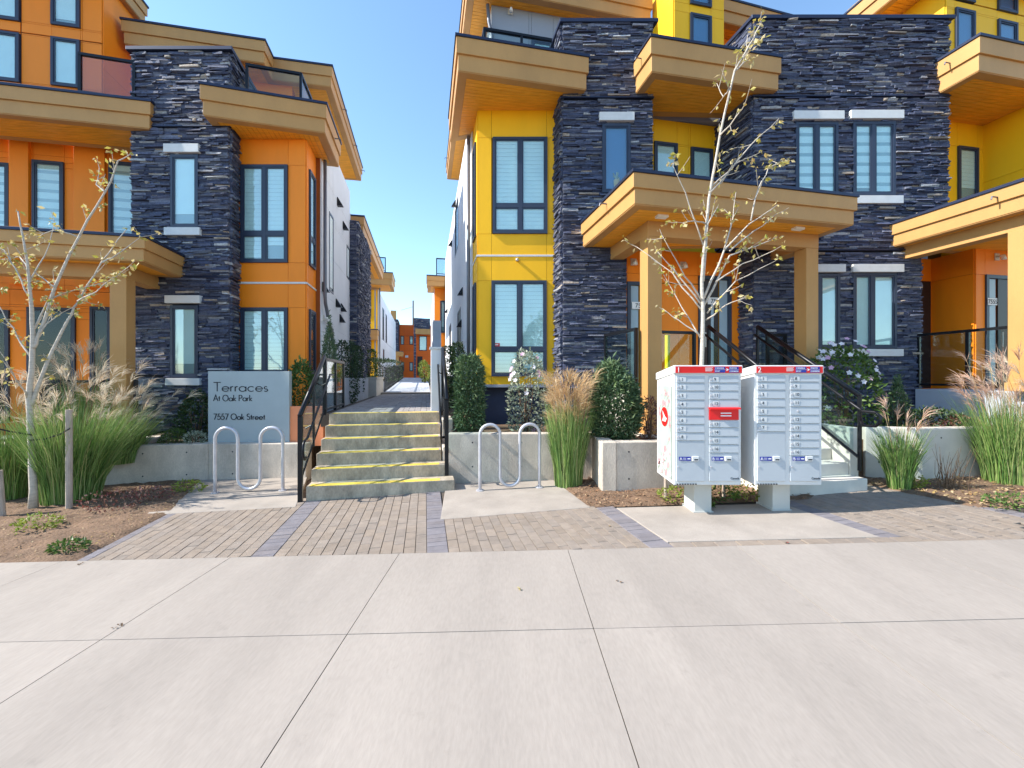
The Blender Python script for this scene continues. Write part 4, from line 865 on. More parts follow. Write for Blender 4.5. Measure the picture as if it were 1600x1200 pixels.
# porch stairs on the right
s0 = (4.79-1.25,5.58); s0 = add2((4.80,5.72),-1.25,E); PS = thing('porch_stairs', 'concrete porch stairs behind the second mailbox climbing to the yellow block', 'stairs'); Wps = Wall(s0, add2(s0,1.25,E)); zb = gz(4.5)
nst = 8; rp = (pf-zb)/nst
for i in range(nst): Wps.box(MB(), 0, 1.27, zb-.15, zb+(i+1)*rp, -(i+1)*.26, -i*.26).build('step', M['pale'], PS, bevel=.008)
for u_ in (-.16, 1.275): Wps.box(MB(), u_, u_+.155, zb-.2, .93, -2.3, -.25).build('cheek_wall', M['pale'], PS, bevel=.01)
Wps.box(MB(), 1.28, 1.42, .93, pf+.02, -2.3, -1.25).build('cheek_wall', M['pale'], PS, bevel=.01)
def porch_rail(label, a, b, za, zb_):
    o = thing('stair_railing', label, 'railing'); A_, B_ = Vector((*a,za)), Vector((*b,zb_)); m = MB()
    m.tube([A_, B_], .034, 8); m.build('top_rail', M['black'], o, smooth=True)
    dv = (B_-A_); up_ = Vector((0,0,1)); n_ = Vector((E[0],E[1],0))*.005
    Q = [A_+dv*.04-up_*.82, A_+dv*.95-up_*.82, A_+dv*.95-up_*.06, A_+dv*.04-up_*.06]; m = MB(); m.hexa([q-n_ for q in Q]+[q+n_ for q in Q]); m.build('glass_panel', M['rail_glass'], o)
    MB().tube([A_-up_*.85, B_-up_*.85], .02, 6).build('bottom_rail', M['black'], o)
    for q in (A_, B_): MB().tube([q-up_*1.02, q], .026, 8).build('post', M['black'], o)
    h0 = A_ - up_*.14 - n_*14; h1 = B_ - up_*.14 - n_*14; f = dv.normalized(); hx = Vector((f.x,f.y,0)).normalized()
    MB().tube([h0, h1, h1+f*.12, h1+f*.12+hx*.16, h1+f*.12+hx*.22-up_*.05, h1+f*.12+hx*.22-up_*.13, h1+f*.12+hx*.16-up_*.18, h1+f*.12-up_*.19, B_-up_*.28], .02, 8).build('handrail', M['steel'] if False else M['black'], o, smooth=True)
porch_rail('black glass stair railing ending in a looped handrail above the grass tuft', (4.37,7.52), (4.74,5.76), 2.55, 1.39)
porch_rail('black glass stair railing on the tree side of the porch stairs', (3.42,7.35), (3.78,5.60), 2.53, 1.37)
# ------------------------------------------------------------------ sign
SG = thing('entrance_sign', 'grey blue entrance sign panel reading Terraces At Oak Park above the concrete wall', 'sign'); SD = 7.46
WSg = Wall(pl(325,SD), pl(452,SD)); WSg.box(MB(), 0, WSg.L, zz(697,SD), zz(580,SD), -.09, 0).build('sign_panel', M['signp'], SG, bevel=.004)
WSo = Wall(pl(452,SD+.03), pl(505,SD+.03)); WSo.box(MB(), .002, WSo.L, zz(697,SD), zz(635,SD), -.09, 0).build('orange_side_panel', M['salmon'], SG, bevel=.004)
GL = {}
def arc(cx, cy, rx, ry, a0, a1, n=18): return [(cx+rx*math.cos(rad(a0+(a1-a0)*i/n)), cy+ry*math.sin(rad(a0+(a1-a0)*i/n))) for i in range(n+1)]
x_ = .52; r_ = x_/2
GL['T'] = (.60, [[(.02,.97),(.58,.97)], [(.30,.97),(.30,0)]])
GL['e'] = (.60, [[(.04,r_),(.56,r_)] + arc(.30,r_,.26,r_,0,325)])
GL['r'] = (.30, [[(.06,x_),(.06,0)], arc(.22,.30,.16,.22,180,75,8)])
GL['a'] = (.62, [arc(.29,r_,.26,r_,0,360,24), [(.55,x_),(.55,0)]])
GL['c'] = (.56, [arc(.30,r_,.26,r_,45,315)])
GL['s'] = (.38, [arc(.19,.385,.125,.135,50,260,10) + arc(.185,.135,.14,.135,80,-140,12)])
GL['A'] = (.72, [[(.02,0),(.36,1.0),(.70,0)], [(.15,.34),(.57,.34)]])
GL['t'] = (.30, [[(.15,.80),(.15,0)], [(.02,x_),(.28,x_)]])
GL['O'] = (.92, [arc(.45,.49,.41,.50,0,360,32)])
GL['k'] = (.48, [[(.07,1.0),(.07,0)], [(.40,x_),(.09,.25),(.44,0)]])
GL['P'] = (.58, [[(.08,0),(.08,.97),(.30,.97)] + arc(.30,.72,.22,.25,90,-90,12) + [(.08,.47)]])
GL['7'] = (.55, [[(.05,.97),(.50,.97),(.18,0)]])
GL['5'] = (.55, [[(.47,.97),(.19,.97),(.11,.52)] + arc(.25,.31,.25,.31,120,-150,18)])
GL['S'] = (.52, [arc(.26,.735,.20,.235,40,260,12) + arc(.255,.255,.225,.255,85,-150,14)])
def letters(par, name, s, px, py, capx, width_px, D, wd=.095):
    tot = sum(GL[c][0]+.04 if c != ' ' else .30 for c in s)-.04; h = capx*D/F; k = (width_px*D/F)/tot/h; x = (px-CX)/F*D; z = zz(py,D); y = D-.001
    m = MB(); cu = 0
    for c in s:
        if c == ' ': cu += .30; continue
        for st in GL[c][1]:
            P_ = [Vector((x+(cu+a)*h*k, 0, z+b*h)) for a, b in st]; closed = (P_[0]-P_[-1]).length < 1e-4; b0 = len(m.v); n_ = len(P_); hw_ = wd*h/2
            for i, p_ in enumerate(P_):
                pa = P_[i-1] if i else (P_[-2] if closed else p_); pb = P_[i+1] if i < n_-1 else (P_[1] if closed else p_)
                t1 = (p_-pa).normalized() if (p_-pa).length > 1e-6 else (pb-p_).normalized(); t2 = (pb-p_).normalized() if (pb-p_).length > 1e-6 else t1
                nn = Vector((-(t1+t2).z,0,(t1+t2).x)); nn = nn.normalized() if nn.length > 1e-3 else Vector((-t1.z,0,t1.x)); cs = max(.45, nn.dot(Vector((-t1.z,0,t1.x))))
                o1, o2 = p_+nn*hw_/cs, p_-nn*hw_/cs
                m.v += [(o1.x,y-.006,o1.z),(o2.x,y-.006,o2.z),(o1.x,y+.001,o1.z),(o2.x,y+.001,o2.z)]
            for i in range(n_-1):
                q = b0+4*i; m.f += [(q,q+1,q+5,q+4),(q,q+4,q+6,q+2),(q+1,q+3,q+7,q+5)]
        cu += GL[c][0]+.04
    m.build(name, M['ink'], par)
letters(SG, 'lettering', 'Terraces', 333.5, 611.5, 14.5, 86, SD, .085); letters(SG, 'lettering', 'At Oak Park', 333.5, 626.5, 9.3, 61, SD, .11); letters(SG, 'lettering', '7557 Oak Street', 333.5, 655.5, 9.0, 81, SD, .13)

# ------------------------------------------------------------------ bike racks
def rack(label, a, b, ztop, zb_):
    o = thing('bike_rack', label, 'bike rack', group='looped bike racks'); L = math.hypot(b[0]-a[0], b[1]-a[1]); t = ((b[0]-a[0])/L, (b[1]-a[1])/L); r = L/6
    pts = []; f = lambda s, z: pts.append((a[0]+t[0]*s, a[1]+t[1]*s, z)); H = ztop
    f(0, zb_-.02); f(0, zb_+.2)
    def half(c, zc, up):
        for k in range(13): an = math.pi*k/12; f(c - r*math.cos(an), zc + (r if up else -r)*math.sin(an))
    half(r, H-r, True); f(2*r, H-r-.2); half(3*r, zb_+.05+r, False); f(4*r, H-r-.2); half(5*r, H-r, True); f(L, zb_+.2); f(L, zb_-.02)
    MB().tube(pts, .024, 10).build('tube_frame', M['steel'], o, smooth=True)
    for s in (0, L):
        c = (a[0]+t[0]*s, a[1]+t[1]*s); zc = gz(c[0])+.004; MB().tube([(*c,zc),(*c,zc+.012)], .06, 14).build('foot_plate', M['steel'], o)
        for k in range(4): q = (c[0]+.042*math.cos(k*1.57+.7), c[1]+.042*math.sin(k*1.57+.7)); MB().tube([(*q,zc+.012),(*q,zc+.02)], .007, 6).build('bolt', M['steel'], o)
rack('grey looped steel bike rack standing in front of the entrance sign', G(336,771), G(442,767), zz(668,6.4), gz(-4)); rack('grey looped steel bike rack standing in front of the clipped column yew', G(750,767), G(843,762), zz(663,6.2), 0)

# ------------------------------------------------------------------ community mailboxes
def mailbox(label, px0, px1, ped, Df, rows, num, sidex):
    o = thing('community_mailbox', label, 'mailbox'); X = lambda px: (px-CX)/F*Df; Z = lambda py: zz(py,Df)
    x0, x1 = X(px0), X(px1); y1 = Df+.56; zb_, zt = Z(758), Z(584)
    m = MB(); zr = zt-.02
    m.hexa([(x0,Df,zb_),(x1,Df,zb_),(x1,y1,zb_+.02),(x0,y1,zb_+.02),(x0,Df,zt),(x1,Df,zt),(x1,y1,zt-.075),(x0,y1,zt-.075)]); m.build('cabinet', M['mboxw'], o, bevel=.008)
    m = MB(); a, b = x0-.012, x1+.012
    m.hexa([(a,Df-.02,zt+.001),(b,Df-.02,zt+.001),(b,y1+.015,zt-.072),(a,y1+.015,zt-.072),(a,Df-.02,Z(570.5)),(b,Df-.02,Z(570.5)),(b,y1+.015,Z(570.5)-.08),(a,y1+.015,Z(570.5)-.08)]); hd_ = m.build('roof', M['mboxw'], o, bevel=.012)
    pl_ = MB().box(x0+.012, x1-.004, Df-.024, Df-.018, Z(582.8), Z(572.6)).build('header_plate', M['red'], o)
    xb0, xb1 = X(px0+62), X(px1-4)
    xm = (xb0+xb1)/2; zc = (Z(582.8)+Z(572.6))/2
    MB().box(xb0, xm-.022, Df-.026, Df-.0242, Z(582.2), Z(573.2)).build('blue_band', M['blue'], pl_); MB().box(xm+.022, xb1-.012, Df-.026, Df-.0242, Z(582.2), Z(573.2)).build('blue_band', M['blue'], pl_)
    MB().box(xb0, xb1-.012, Df-.0265, Df-.0261, zc-.001, zc+.001).build('white_rule', M['plate'], pl_)
    m = MB(); m.v = [(xm-.014,Df-.027,zc+.018),(xm+.018,Df-.027,zc),(xm-.014,Df-.027,zc-.018),(xm-.004,Df-.027,zc)]; m.f = [(0,3,1),(3,2,1)]; m.build('wing_emblem', M['plate'], pl_)
    text(pl_, num, (x0+.022,Df-.0255,Z(581.9)), .085, M['plate'], 'box_number')
    for s_, xx, zz_ in (('CANADA', xb0+.006, zc+.009), ('POST', xb0+.006, zc-.026), ('POSTES', xm+.028, zc+.009), ('CANADA', xm+.028, zc-.026)): text(pl_, s_, (xx,Df-.0267,zz_), .0235, M['plate'], 'postal_lettering')
    for k in range(4): MB().box(xb0-.105, xb0-.02-.012*(k%2), Df-.0255, Df-.0243, zc+.018-k*.0115, zc+.0235-k*.0115).build('small_print', M['plate'], pl_)
    yd = Df-.004
    for cx0, cx1, ys_, labs in rows:
        a, b = X(cx0), X(cx1)
        for k in range(len(ys_)-1):
            za, zb2 = Z(ys_[k+1])+.004, Z(ys_[k])-.004; lab = labs[k]; red_ = lab == 'slot'
            m = MB(); m.hexa([(a+.004,yd-.012,za),(b-.004,yd-.012,za),(b-.004,yd+.006,za),(a+.004,yd+.006,za),(a+.004,yd-.006,zb2),(b-.004,yd-.006,zb2),(b-.004,yd+.006,zb2),(a+.004,yd+.006,zb2)])
            d = m.build('mail_slot' if red_ else 'parcel_door' if lab in 'AB' else 'door', M['red'] if red_ else M['mdoor'], o, bevel=.003)
            zm_ = (za+zb2)/2
            if red_:
                MB().hexa([(a,yd-.05,zb2-.012),(b,yd-.05,zb2-.012),(b,yd,zb2-.012),(a,yd,zb2-.012),(a,yd-.045,zb2+.006),(b,yd-.045,zb2+.006),(b,yd,zb2+.012),(a,yd,zb2+.012)]).build('slot_hood', M['red'], d)
                for q in range(2): MB().box(a+.13, b-.09, yd-.0145, yd-.0125, zm_+.004-.03*q, zm_+.016-.03*q).build('small_print', M['plate'], d)
            elif lab in ('A','B'):
                zp = Z(716+3.5); MB().box(a+.03, a+.165, yd-.0135, yd-.0118, zp, zp+.045).build('blue_label', M['blue'], d); text(d, lab, (a+.036,yd-.015,zp+.006), .046, M['plate'], 'parcel_letter')
                MB().box(a+.125, a+.158, yd-.0145, yd-.0136, zp+.016, zp+.029).build('key_mark', M['plate'], d)
                for q in range(3): MB().box(a+.072, a+.112, yd-.0142, yd-.0136, zp+.010+.010*q, zp+.013+.010*q).build('small_print', M['plate'], d)
                h_ = MB().box(a+.175, a+.25, yd-.028, yd-.0095, zp-.002, zp+.052).build('latch_cup', M['mboxw'], d, bevel=.004); MB().box(a+.195, a+.24, yd-.030, yd-.0282, zp+.008, zp+.022).build('latch_slot', M['ink'], h_)
                MB().tube([(a+.022,yd-.009,zp-.07),(a+.022,yd-.016,zp-.07)], .010, 10).build('lock', M['steel'], d)
                if lab == 'B': text(d, 'Canada', (b-.10,yd-.0130,za+.022), .034, M['ink'], 'wordmark')
            else:
                MB().box(a+.045, a+.108, yd-.0125, yd-.0098, zm_-.028, zm_+.026).build('number_label', M['mboxw'], d) if lab else None
                if lab: text(d, lab, (a+.054,yd-.0135,zm_-.018), .050, M['ink'], 'door_number')
                MB().tube([(a+.024 if lab else a+.09,yd-.006,zm_),(a+.024 if lab else a+.09,yd-.016,zm_)], .012, 10).build('lock', M['steel'], d)
    g0 = gz(x0)+.004; p0, p1 = X(ped[0])*4.99/Df, X(ped[1])*4.99/Df
    MB().box(p0, p1, 4.96, 5.26, g0+.012, zb_+.03).build('pedestal', M['mbox'], o, bevel=.006); MB().box(p0-.015, p1+.015, 4.945, 5.275, g0-.02, g0+.02).build('base_plate', M['mbox'], o)
    m = MB()
    for k in range(8): m.box(x0+.03+k*.03, x0+.045+k*.03, Df-.009, Df-.002, zb_+.006, zb_+.018)
    m.build('vent_slots', M['ink'], o)
    if sidex:
        xs_ = x0-.0095; c = (Df+.30, Z(650)); m = MB(); n_ = 28; zc_ = zz(650,5.15)
        def disc(m, cy, cz, ry, rz_, xx, a0=0, n_=20):
            b = len(m.v); m.v += [(xx, cy+ry*math.cos(2*math.pi*k/n_), cz+rz_*math.sin(2*math.pi*k/n_)) for k in range(n_)]; m.f.append(tuple(b+k for k in range(n_)))
        MB().box(x0-.0085, x0-.0062, Df+.05, y1-.05, zb_+.05, zt-.14).build('side_artwork', M['sage'], o)
        disc(m, Df+.27, zc_, .115, .115, xs_-.004, n_=32); em = m.build('round_emblem', M['red'], o)
        m = MB(); yy = Df+.27; m.v = [(xs_-.006,yy-.085,zc_-.015),(xs_-.006,yy-.02,zc_+.012),(xs_-.006,yy+.055,zc_+.075),(xs_-.006,yy+.03,zc_-.0),(xs_-.006,yy+.055,zc_-.055),(xs_-.006,yy-.05,zc_-.055)]; m.f = [(0,1,3),(1,2,3),(0,3,4,5)]; m.build('wing_mark', M['plate'], em)
        mp, mw, mk = MB(), MB(), MB()
        for k in range(46):
            lo_ = R.random() < .65; cy = Df+.09+.38*R.random(); cz = zb_+.07+abs(R.gauss(0,.22)) if lo_ else zc_+R.uniform(-.1,.36)
            if abs(cz-zc_) < .13 and abs(cy-yy) < .13 or cz > zt-.18: continue
            t_ = mp if R.random() < .6 else mw; rr = R.uniform(.012,.03)
            for q in range(5): an = q*1.257+k; disc(t_, cy+rr*math.cos(an), cz+rr*math.sin(an), rr*.7, rr*.7, xs_-.0005*(k%5)-.0004, n_=8)
            b = len(mk.v); an = R.uniform(0,6); mk.ribbon([Vector((xs_-.0003,cy,cz)), Vector((xs_-.0003,cy+.05*math.cos(an),cz-.07))], [.004,.004], Vector((0,1,0)))
        mp.build('pink_blossom_print', M['pink'], o); mw.build('white_blossom_print', M['plate'], o); mk.build('stem_print', M['twig'], o)
L1 = [587,598.4,611,625,637.6,650,663,676,688.5,752]; R1 = [587,598.4,611,624,637,656.5,668,681.6,694.4,707.4,752]
mailbox('mailbox cabinet numbered 1 with blossom print and red emblem on its side', 1053, 1158, (1083,1110), 4.8, [(1056,1101,L1,['1','2','3','4','5','6','7','8','A']), (1107,1154,R1,['9','10','11','12','slot','13','14','15','16','B'])], '1', True)
L2 = [586,597,609.5,623,636,649,661.6,674.3,752]; R2 = [586,597,609.5,622.6,635.6,648.6,661.6,674.4,687.2,699.6,712,752]
mailbox('mailbox cabinet numbered 2 in front of the porch stairs', 1179, 1284, (1205,1232), 4.8, [(1182,1227,L2,['1','2','3','4','5','6','7','A']), (1233,1280,R2,['8','9','10','11','','12','13','14','15','16','B'])], '2', False)

# ------------------------------------------------------------------ plants
def rv(s=1): return Vector((R.gauss(0,1),R.gauss(0,1),R.gauss(0,1))).normalized()*s
def grass(label, base, h, r0, spread, nb, npl, ph, pm_='plume', lean=(0,0), name='ornamental_grass'):
    o = thing(name, label, 'grass'); o.location = (0,0,0); b = Vector(base); m = MB()
    for i in range(nb):
        a = R.uniform(0,6.283); rr = r0*math.sqrt(R.random()); p = b + Vector((rr*math.cos(a), rr*math.sin(a), -.03)); a2 = a + R.gauss(0,.5)
        L_ = h*R.uniform(.55,1.0); out = spread*L_*(.25+.9*rr/r0)*R.uniform(.5,1.2); dr = Vector((math.cos(a2)+lean[0],math.sin(a2)+lean[1],0)); droop = R.random()**2*.35
        pts = [p + dr*out*(t**1.7) + Vector((0,0,L_*(t - droop*t**3))) for t in (0,.3,.6,.85,1)]
        sd_ = Vector((-dr.y,dr.x,0)).normalized(); ang = R.uniform(-1,1); sd_ = (sd_*math.cos(ang)+dr.normalized()*math.sin(ang)); wd_ = R.uniform(.005,.010); m.ribbon(pts, [wd_,wd_,wd_*.8,wd_*.5,.001], sd_)
    m.build('blades', M['grass'], o)
    m = MB(); ms = MB()
    for i in range(npl):
        a = R.uniform(0,6.283); rr = r0*.8*math.sqrt(R.random()); p = b + Vector((rr*math.cos(a), rr*math.sin(a), 0)); dr = Vector((math.cos(a)+lean[0]*1.5+R.gauss(0,.3), math.sin(a)+lean[1]*1.5+R.gauss(0,.3), 0))
        H = ph*R.uniform(.60,1.05); out = spread*H*R.uniform(.2,.85); q = [p + dr*out*(t**1.6) + Vector((0,0,H*t)) for t in (0,.4,.75,1)]
        ms.tube(q, [.003,.003,.0025,.002], 3, False); tip = q[-1]; ax = (q[-1]-q[-2]).normalized(); bend = Vector((dr.x,dr.y,0)).normalized()
        for k in range(R.randint(14,24)):
            s0_ = tip - ax*R.uniform(0,.10); d_ = (ax*.9 + bend*R.uniform(-.15,.9) + rv(.38)).normalized(); l = R.uniform(.12,.23); pts = [s0_, s0_+d_*l*.5+Vector((0,0,.008)), s0_+d_*l+bend*.03-Vector((0,0,R.uniform(.0,.05)))]
            m.ribbon(pts, [.003,.0055,.001], rv(1).cross(d_).normalized())
    m.build('plumes', M[pm_], o); ms.build('plume_stems', M['litter'], o); return o
def shrub(name, label, base, h, rx, ry, n, ls, mt, shape='egg', cat='shrub', stem=True, group=None, flowers=None, asp=.5):
    o = thing(name, label, cat, group=group); b = Vector(base); m = MB(); lump = [(rv(), R.uniform(.12,.42)) for _ in range(16)]
    for i in range(n):
        d_ = rv(); rr = R.random()**.33; 
        if shape == 'egg': v = Vector((d_.x*rx, d_.y*ry, d_.z*h/2)); f = 1
        elif shape == 'col': v = Vector((d_.x*rx, d_.y*ry, 0)); tt = R.uniform(-1,1); v = Vector((d_.x,d_.y,0)).normalized(); v = Vector((v.x*rx, v.y*ry, 0))*(1-max(0,abs(tt)-.55)**2*2.2); v.z = tt*h/2; f = 1
        elif shape == 'cone': tt = R.random()**1.3; v = Vector((d_.x,d_.y,0)).normalized(); v = Vector((v.x*rx, v.y*ry, 0))*(min(1,tt*6)*(1-tt)**.75+.03); v.z = (tt-.5)*h; f = 1
        elif shape == 'box': 
            v = Vector((R.uniform(-1,1)*rx, R.uniform(-1,1)*ry, R.uniform(-1,1)*h/2)); k = R.randrange(3)
            if k == 0: v.x = math.copysign(rx, v.x)
            elif k == 1: v.y = -ry
            else: v.z = h/2
        bump = .94 + R.gauss(0,.05) + sum(s*max(0,d_.dot(l)-.55) for l, s in lump) - .10
        sc_ = (rr*.35+.68)*bump if shape != 'box' else R.uniform(.88,1.03); p = b + Vector((v.x*sc_, v.y*sc_, h/2 + v.z*(sc_ if shape != 'col' else 1)))
        a = (Vector((v.x/rx,v.y/ry,.5+v.z/h)).normalized()*.7 + rv(.8)).normalized()*ls*R.uniform(.6,1.35)*(2.0 if asp < .5 and R.random() < .10 else 1); w_ = a.cross(rv()).normalized()*ls*asp*R.uniform(.35,.6); m.leaf(p, a, w_)
    m.build('foliage', M[mt], o)
    ms = MB()
    for k in range(7 if stem else 1):
        a = R.uniform(0,6.28); e = b + Vector((rx*.45*math.cos(a), ry*.45*math.sin(a), h*R.uniform(.55,.8))); ms.tube([b+Vector((0,0,-.06)), b.lerp(e,.5)+rv(.03), e], [.014,.010,.004], 5)
    ms.build('stems', M['twig'], o)
    if flowers:
        for q in range(flowers[0]):
            d_ = rv(); d_.y = -abs(d_.y)*.6; d_.z = abs(d_.z) if R.random() < .75 else d_.z; d_.normalize(); p = b + Vector((d_.x*rx*1.0, d_.y*ry*1.05, h/2+d_.z*h*.53)); f_ = MB(); nx_ = (d_+Vector((-.3,-.8,.2))).normalized(); t_ = nx_.orthogonal().normalized(); u_ = nx_.cross(t_)
            for k in range(5): an = k*1.257; e_ = (t_*math.cos(an)+u_*math.sin(an)); f_.leaf(p, e_*.048+nx_*.015, nx_.cross(e_)*.022)
            f_.build('flower', M[flowers[1] if R.random() < .7 else flowers[2]], o)
    return o
def tree(name, label, paths, D, rads, twigs, leafn, dspread=.55, seed=3):
    rr = random.Random(seed); o = thing(name, label, 'tree'); m = MB(); ml = MB(); ends = []
    for i, path in enumerate(paths):
        dd = 0 if i == 0 else rr.uniform(-dspread, dspread); r0 = rads[i] if i < len(rads) else .009; n_ = len(path); base_d = D
        if i: # start at the trunk's own depth
            pass
        pts = [P(px, py, D + dd*(k/(n_-1))**1.1) for k, (px, py) in enumerate(path)]
        fine = []
        for k in range(n_-1):
            for q in range(3): fine.append(pts[k].lerp(pts[k+1], q/3) + Vector((rr.gauss(0,1),rr.gauss(0,1),rr.gauss(0,1)))*(.006 if i else .003))
        fine.append(pts[-1]); rs = [r0*(1-.86*k/(len(fine)-1)) + .002 for k in range(len(fine))]
        if i == 0: rs[0] *= 1.25
        m.tube(fine, rs, 8 if r0 > .02 else 5)
        for k in range(int(len(fine)*.35) if i == 0 else 2, len(fine)):
            for q in range(twigs):
                if rr.random() < .62: continue
                ax = (fine[k]-fine[max(0,k-1)]).normalized(); d_ = (ax*.8 + Vector((rr.gauss(0,1),rr.gauss(0,1),rr.gauss(0,.8)+.25))*.55).normalized(); l = rr.uniform(.07,.30); e = fine[k]+d_*l; mid = fine[k]+d_*l*.5+Vector((0,0,-.01)); m.tube([fine[k],mid,e], [.0045,.0035,.002], 4, False); ends.append((mid,d_)); ends.append((e,d_))
        ends.append((fine[-1], (fine[-1]-fine[-2]).normalized()))
    m.build('trunk', M['bark'], o, smooth=True)
    for k in range(leafn):
        e, d_ = rr.choice(ends); p = e + Vector((rr.gauss(0,.02),rr.gauss(0,.02),rr.gauss(0,.02))); a = (d_*.4+Vector((rr.gauss(0,.6),rr.gauss(0,.6),rr.gauss(0,.5)-.55))).normalized()*rr.uniform(.045,.085); ml.leaf(p, a, a.orthogonal().normalized().lerp(a.cross(a.orthogonal()).normalized(), rr.random())*a.length*.36)
    ml.build('crown', M['autumn'], o); return o
RT = [[(1090,778),(1093,690),(1096,590),(1098,520),(1097,455),(1099,400),(1108,310),(1125,210),(1147,110),(1172,70),(1187,40)],
 [(1099,440),(1105,350),(1122,322)], [(1097,470),(1070,432),(1037,372)], [(1098,478),(1060,430),(1025,390)], [(1097,486),(1050,428),(995,386)], [(1100,465),(1132,390),(1170,350),(1215,320)], [(1101,478),(1140,400),(1180,385),(1215,370)], [(1118,440),(1160,412),(1210,391)], [(1104,488),(1150,440),(1207,410)], [(1104,500),(1135,475),(1165,465)],
 [(1109,300),(1135,275),(1155,267)], [(1109,303),(1175,225),(1217,185)], [(1124,213),(1150,185),(1165,160)], [(1110,295),(1150,255),(1190,237)], [(1140,140),(1130,150),(1120,130)], [(1172,345),(1185,295),(1200,262),(1222,252)], [(1100,385),(1070,300),(1052,260)], [(1096,530),(1065,480),(1035,425)], [(1096,525),(1060,500),(1035,482)], [(1140,392),(1180,360),(1212,335)], [(1103,350),(1085,345),(1058,347)], [(1148,112),(1165,95),(1168,55)], [(1132,390),(1145,340),(1150,300)]]
tree('young_tree', 'young pale-barked tree with sparse yellow leaves behind the mailbox numbered 1', RT, 5.55, [.034,.013,.012,.012,.011,.015,.014], 2, 560, .5, 5)
LT = [[(52,799),(50,700),(46,620),(51,562),(50,500),(47,450),(40,390),(28,330)], [(47,638),(62,595),(82,547),(107,500),(122,470),(160,410),(198,358)], [(52,545),(62,520),(87,450),(122,370),(165,300),(185,252),(206,238)], [(50,560),(32,535),(12,500),(-15,455)], [(50,520),(75,470),(110,455),(165,440)], [(48,470),(25,420),(5,390),(-30,370)], [(87,450),(60,430),(40,440)], [(122,370),(90,360),(60,365)], [(122,470),(150,455),(190,425)], [(46,440),(70,400),(85,350)], [(45,420),(30,400),(0,405)], [(160,410),(180,400),(220,370)], [(165,300),(150,290),(155,262)], [(62,520),(80,500),(130,470)], [(44,625),(25,590),(8,560)]]
tree('young_tree', 'young white-barked tree tied to timber stakes beside the big grass clump', LT, 5.69, [.042,.024,.022,.012,.012,.011], 2, 640, .45, 9)
for lab, px, py0, py1, D_ in (('timber stake with black strap standing right of the white-barked tree', 108, 640, 800, 5.66), ('leaning timber stake at the far side of the white-barked tree', 4, 735, 812, 5.45)):
    o = thing('tree_stake', lab, 'stake'); a, b = P(px,py1,D_), P(px-(6 if px < 20 else 0),py0,D_); MB().tube([a,b], .036, 10).build('stake_post', M['stake'], o, smooth=False)
o = thing('tree_strap', 'black strap looped round the white-barked tree and both stakes', 'strap'); m = MB()
m.ribbon([P(110,669,5.62), P(95,678,5.63), P(70,686,5.63), P(47,688,5.635), P(44,690,5.70)], [.022]*5, Vector((0,0,1))); m.ribbon([P(-12,668,5.5), P(15,674,5.56), P(52,680,5.635)], [.022]*3, Vector((0,0,1))); m.build('strap_band', M['tie'], o)
for px, lab in ((1040,'thin timber stake in the mulch beneath the left corner of the first mailbox'), (1131,'thin timber stake in the mulch between the two mailbox pedestals')):
    o = thing('tree_stake', lab, 'stake'); c = pl(px,5.5); MB().tube([(*c,-.1),(*c,1.3)], .022, 8).build('stake_post', M['stake'], o)
def gb(px, py): p = G(px,py); return (p[0], p[1], gz(p[0]))
def at(px, D, z): p = pl(px,D); return (p[0], p[1], z)
grass('huge plumed grass clump in front of the low wall beside the white-barked tree', at(112,6.1,-.12), 1.55, .30, .36, 2800, 60, 1.85, lean=(.25,0))
grass('tall plumed grass on the wall bed near the orange porch column', at(140,7.35,.4), 1.35, .25, .28, 1300, 42, 1.75)
grass('arching plumed grass spilling over the low wall toward the sign', at(190,7.05,.25), .95, .22, .50, 1000, 40, 1.15, lean=(.5,0))
grass('plumed grass clump beyond the white-barked tree by the leaning stake', at(12,6.3,-.15), 1.35, .26, .36, 1400, 55, 1.75)
grass('upright feather grass with golden heads between rack and planter corner', at(888,6.35,0), 1.42, .20, .17, 2200, 130, 1.62, 'plumeg')
grass('small grass tuft with one rusty plume under the looped handrail', at(1405,5.75,.12), .95, .12, .30, 900, 9, 1.12, 'plumer')
grass('large green grass with pinkish plumes in front of the garden wall', at(1585,5.9,.15), 1.35, .30, .30, 2000, 60, 1.75, 'plumer')
grass('grass with pale plumes beyond the pinkish plumed clump', at(1640,6.0,.15), 1.3, .25, .3, 900, 40, 1.7)
shrub('column_yew', 'clipped column yew above the planter wall behind the bike rack', at(733,7.25,.62), 1.38, .20, .20, 9000, .055, 'yew', 'col', asp=.42)
shrub('column_yew', 'broad bushy yew between the golden feather grass and the porch column', at(955,6.55,.66), 1.20, .345, .30, 11000, .062, 'yew', 'egg', asp=.45)
shrub('silver_shrub', 'silvery leaved flowering shrub in front of the yellow bay window', at(822,7.6,.6), 1.52, .31, .28, 1500, .075, 'silver', 'egg', flowers=(18,'petal','petalp'))
shrub('purple_shrub', 'dark red leaved shrub at the foot of the porch column', at(1016,6.6,.66), .62, .16, .16, 700, .05, 'redleaf')
shrub('flowering_shrub', 'flowering shrub with white and pink blooms below the paired windows', at(1318,7.2,.65), 1.60, .56, .36, 2000, .085, 'leaf', 'egg', flowers=(46,'petal','petalp'))
shrub('small_yew', 'small bright yew right of the blooming shrub', at(1402,7.1,.66), .92, .2, .2, 2600, .05, 'yew', 'cone', asp=.35)
shrub('low_shrub', 'low dark shrub under the pale porch wall', at(1455,6.9,.66), .48, .42, .3, 1500, .06, 'darkleaf'); shrub('low_shrub', 'reddish low shrub beside the large pinkish grass', at(1500,6.7,.66), .36, .28, .25, 1000, .05, 'redleaf')
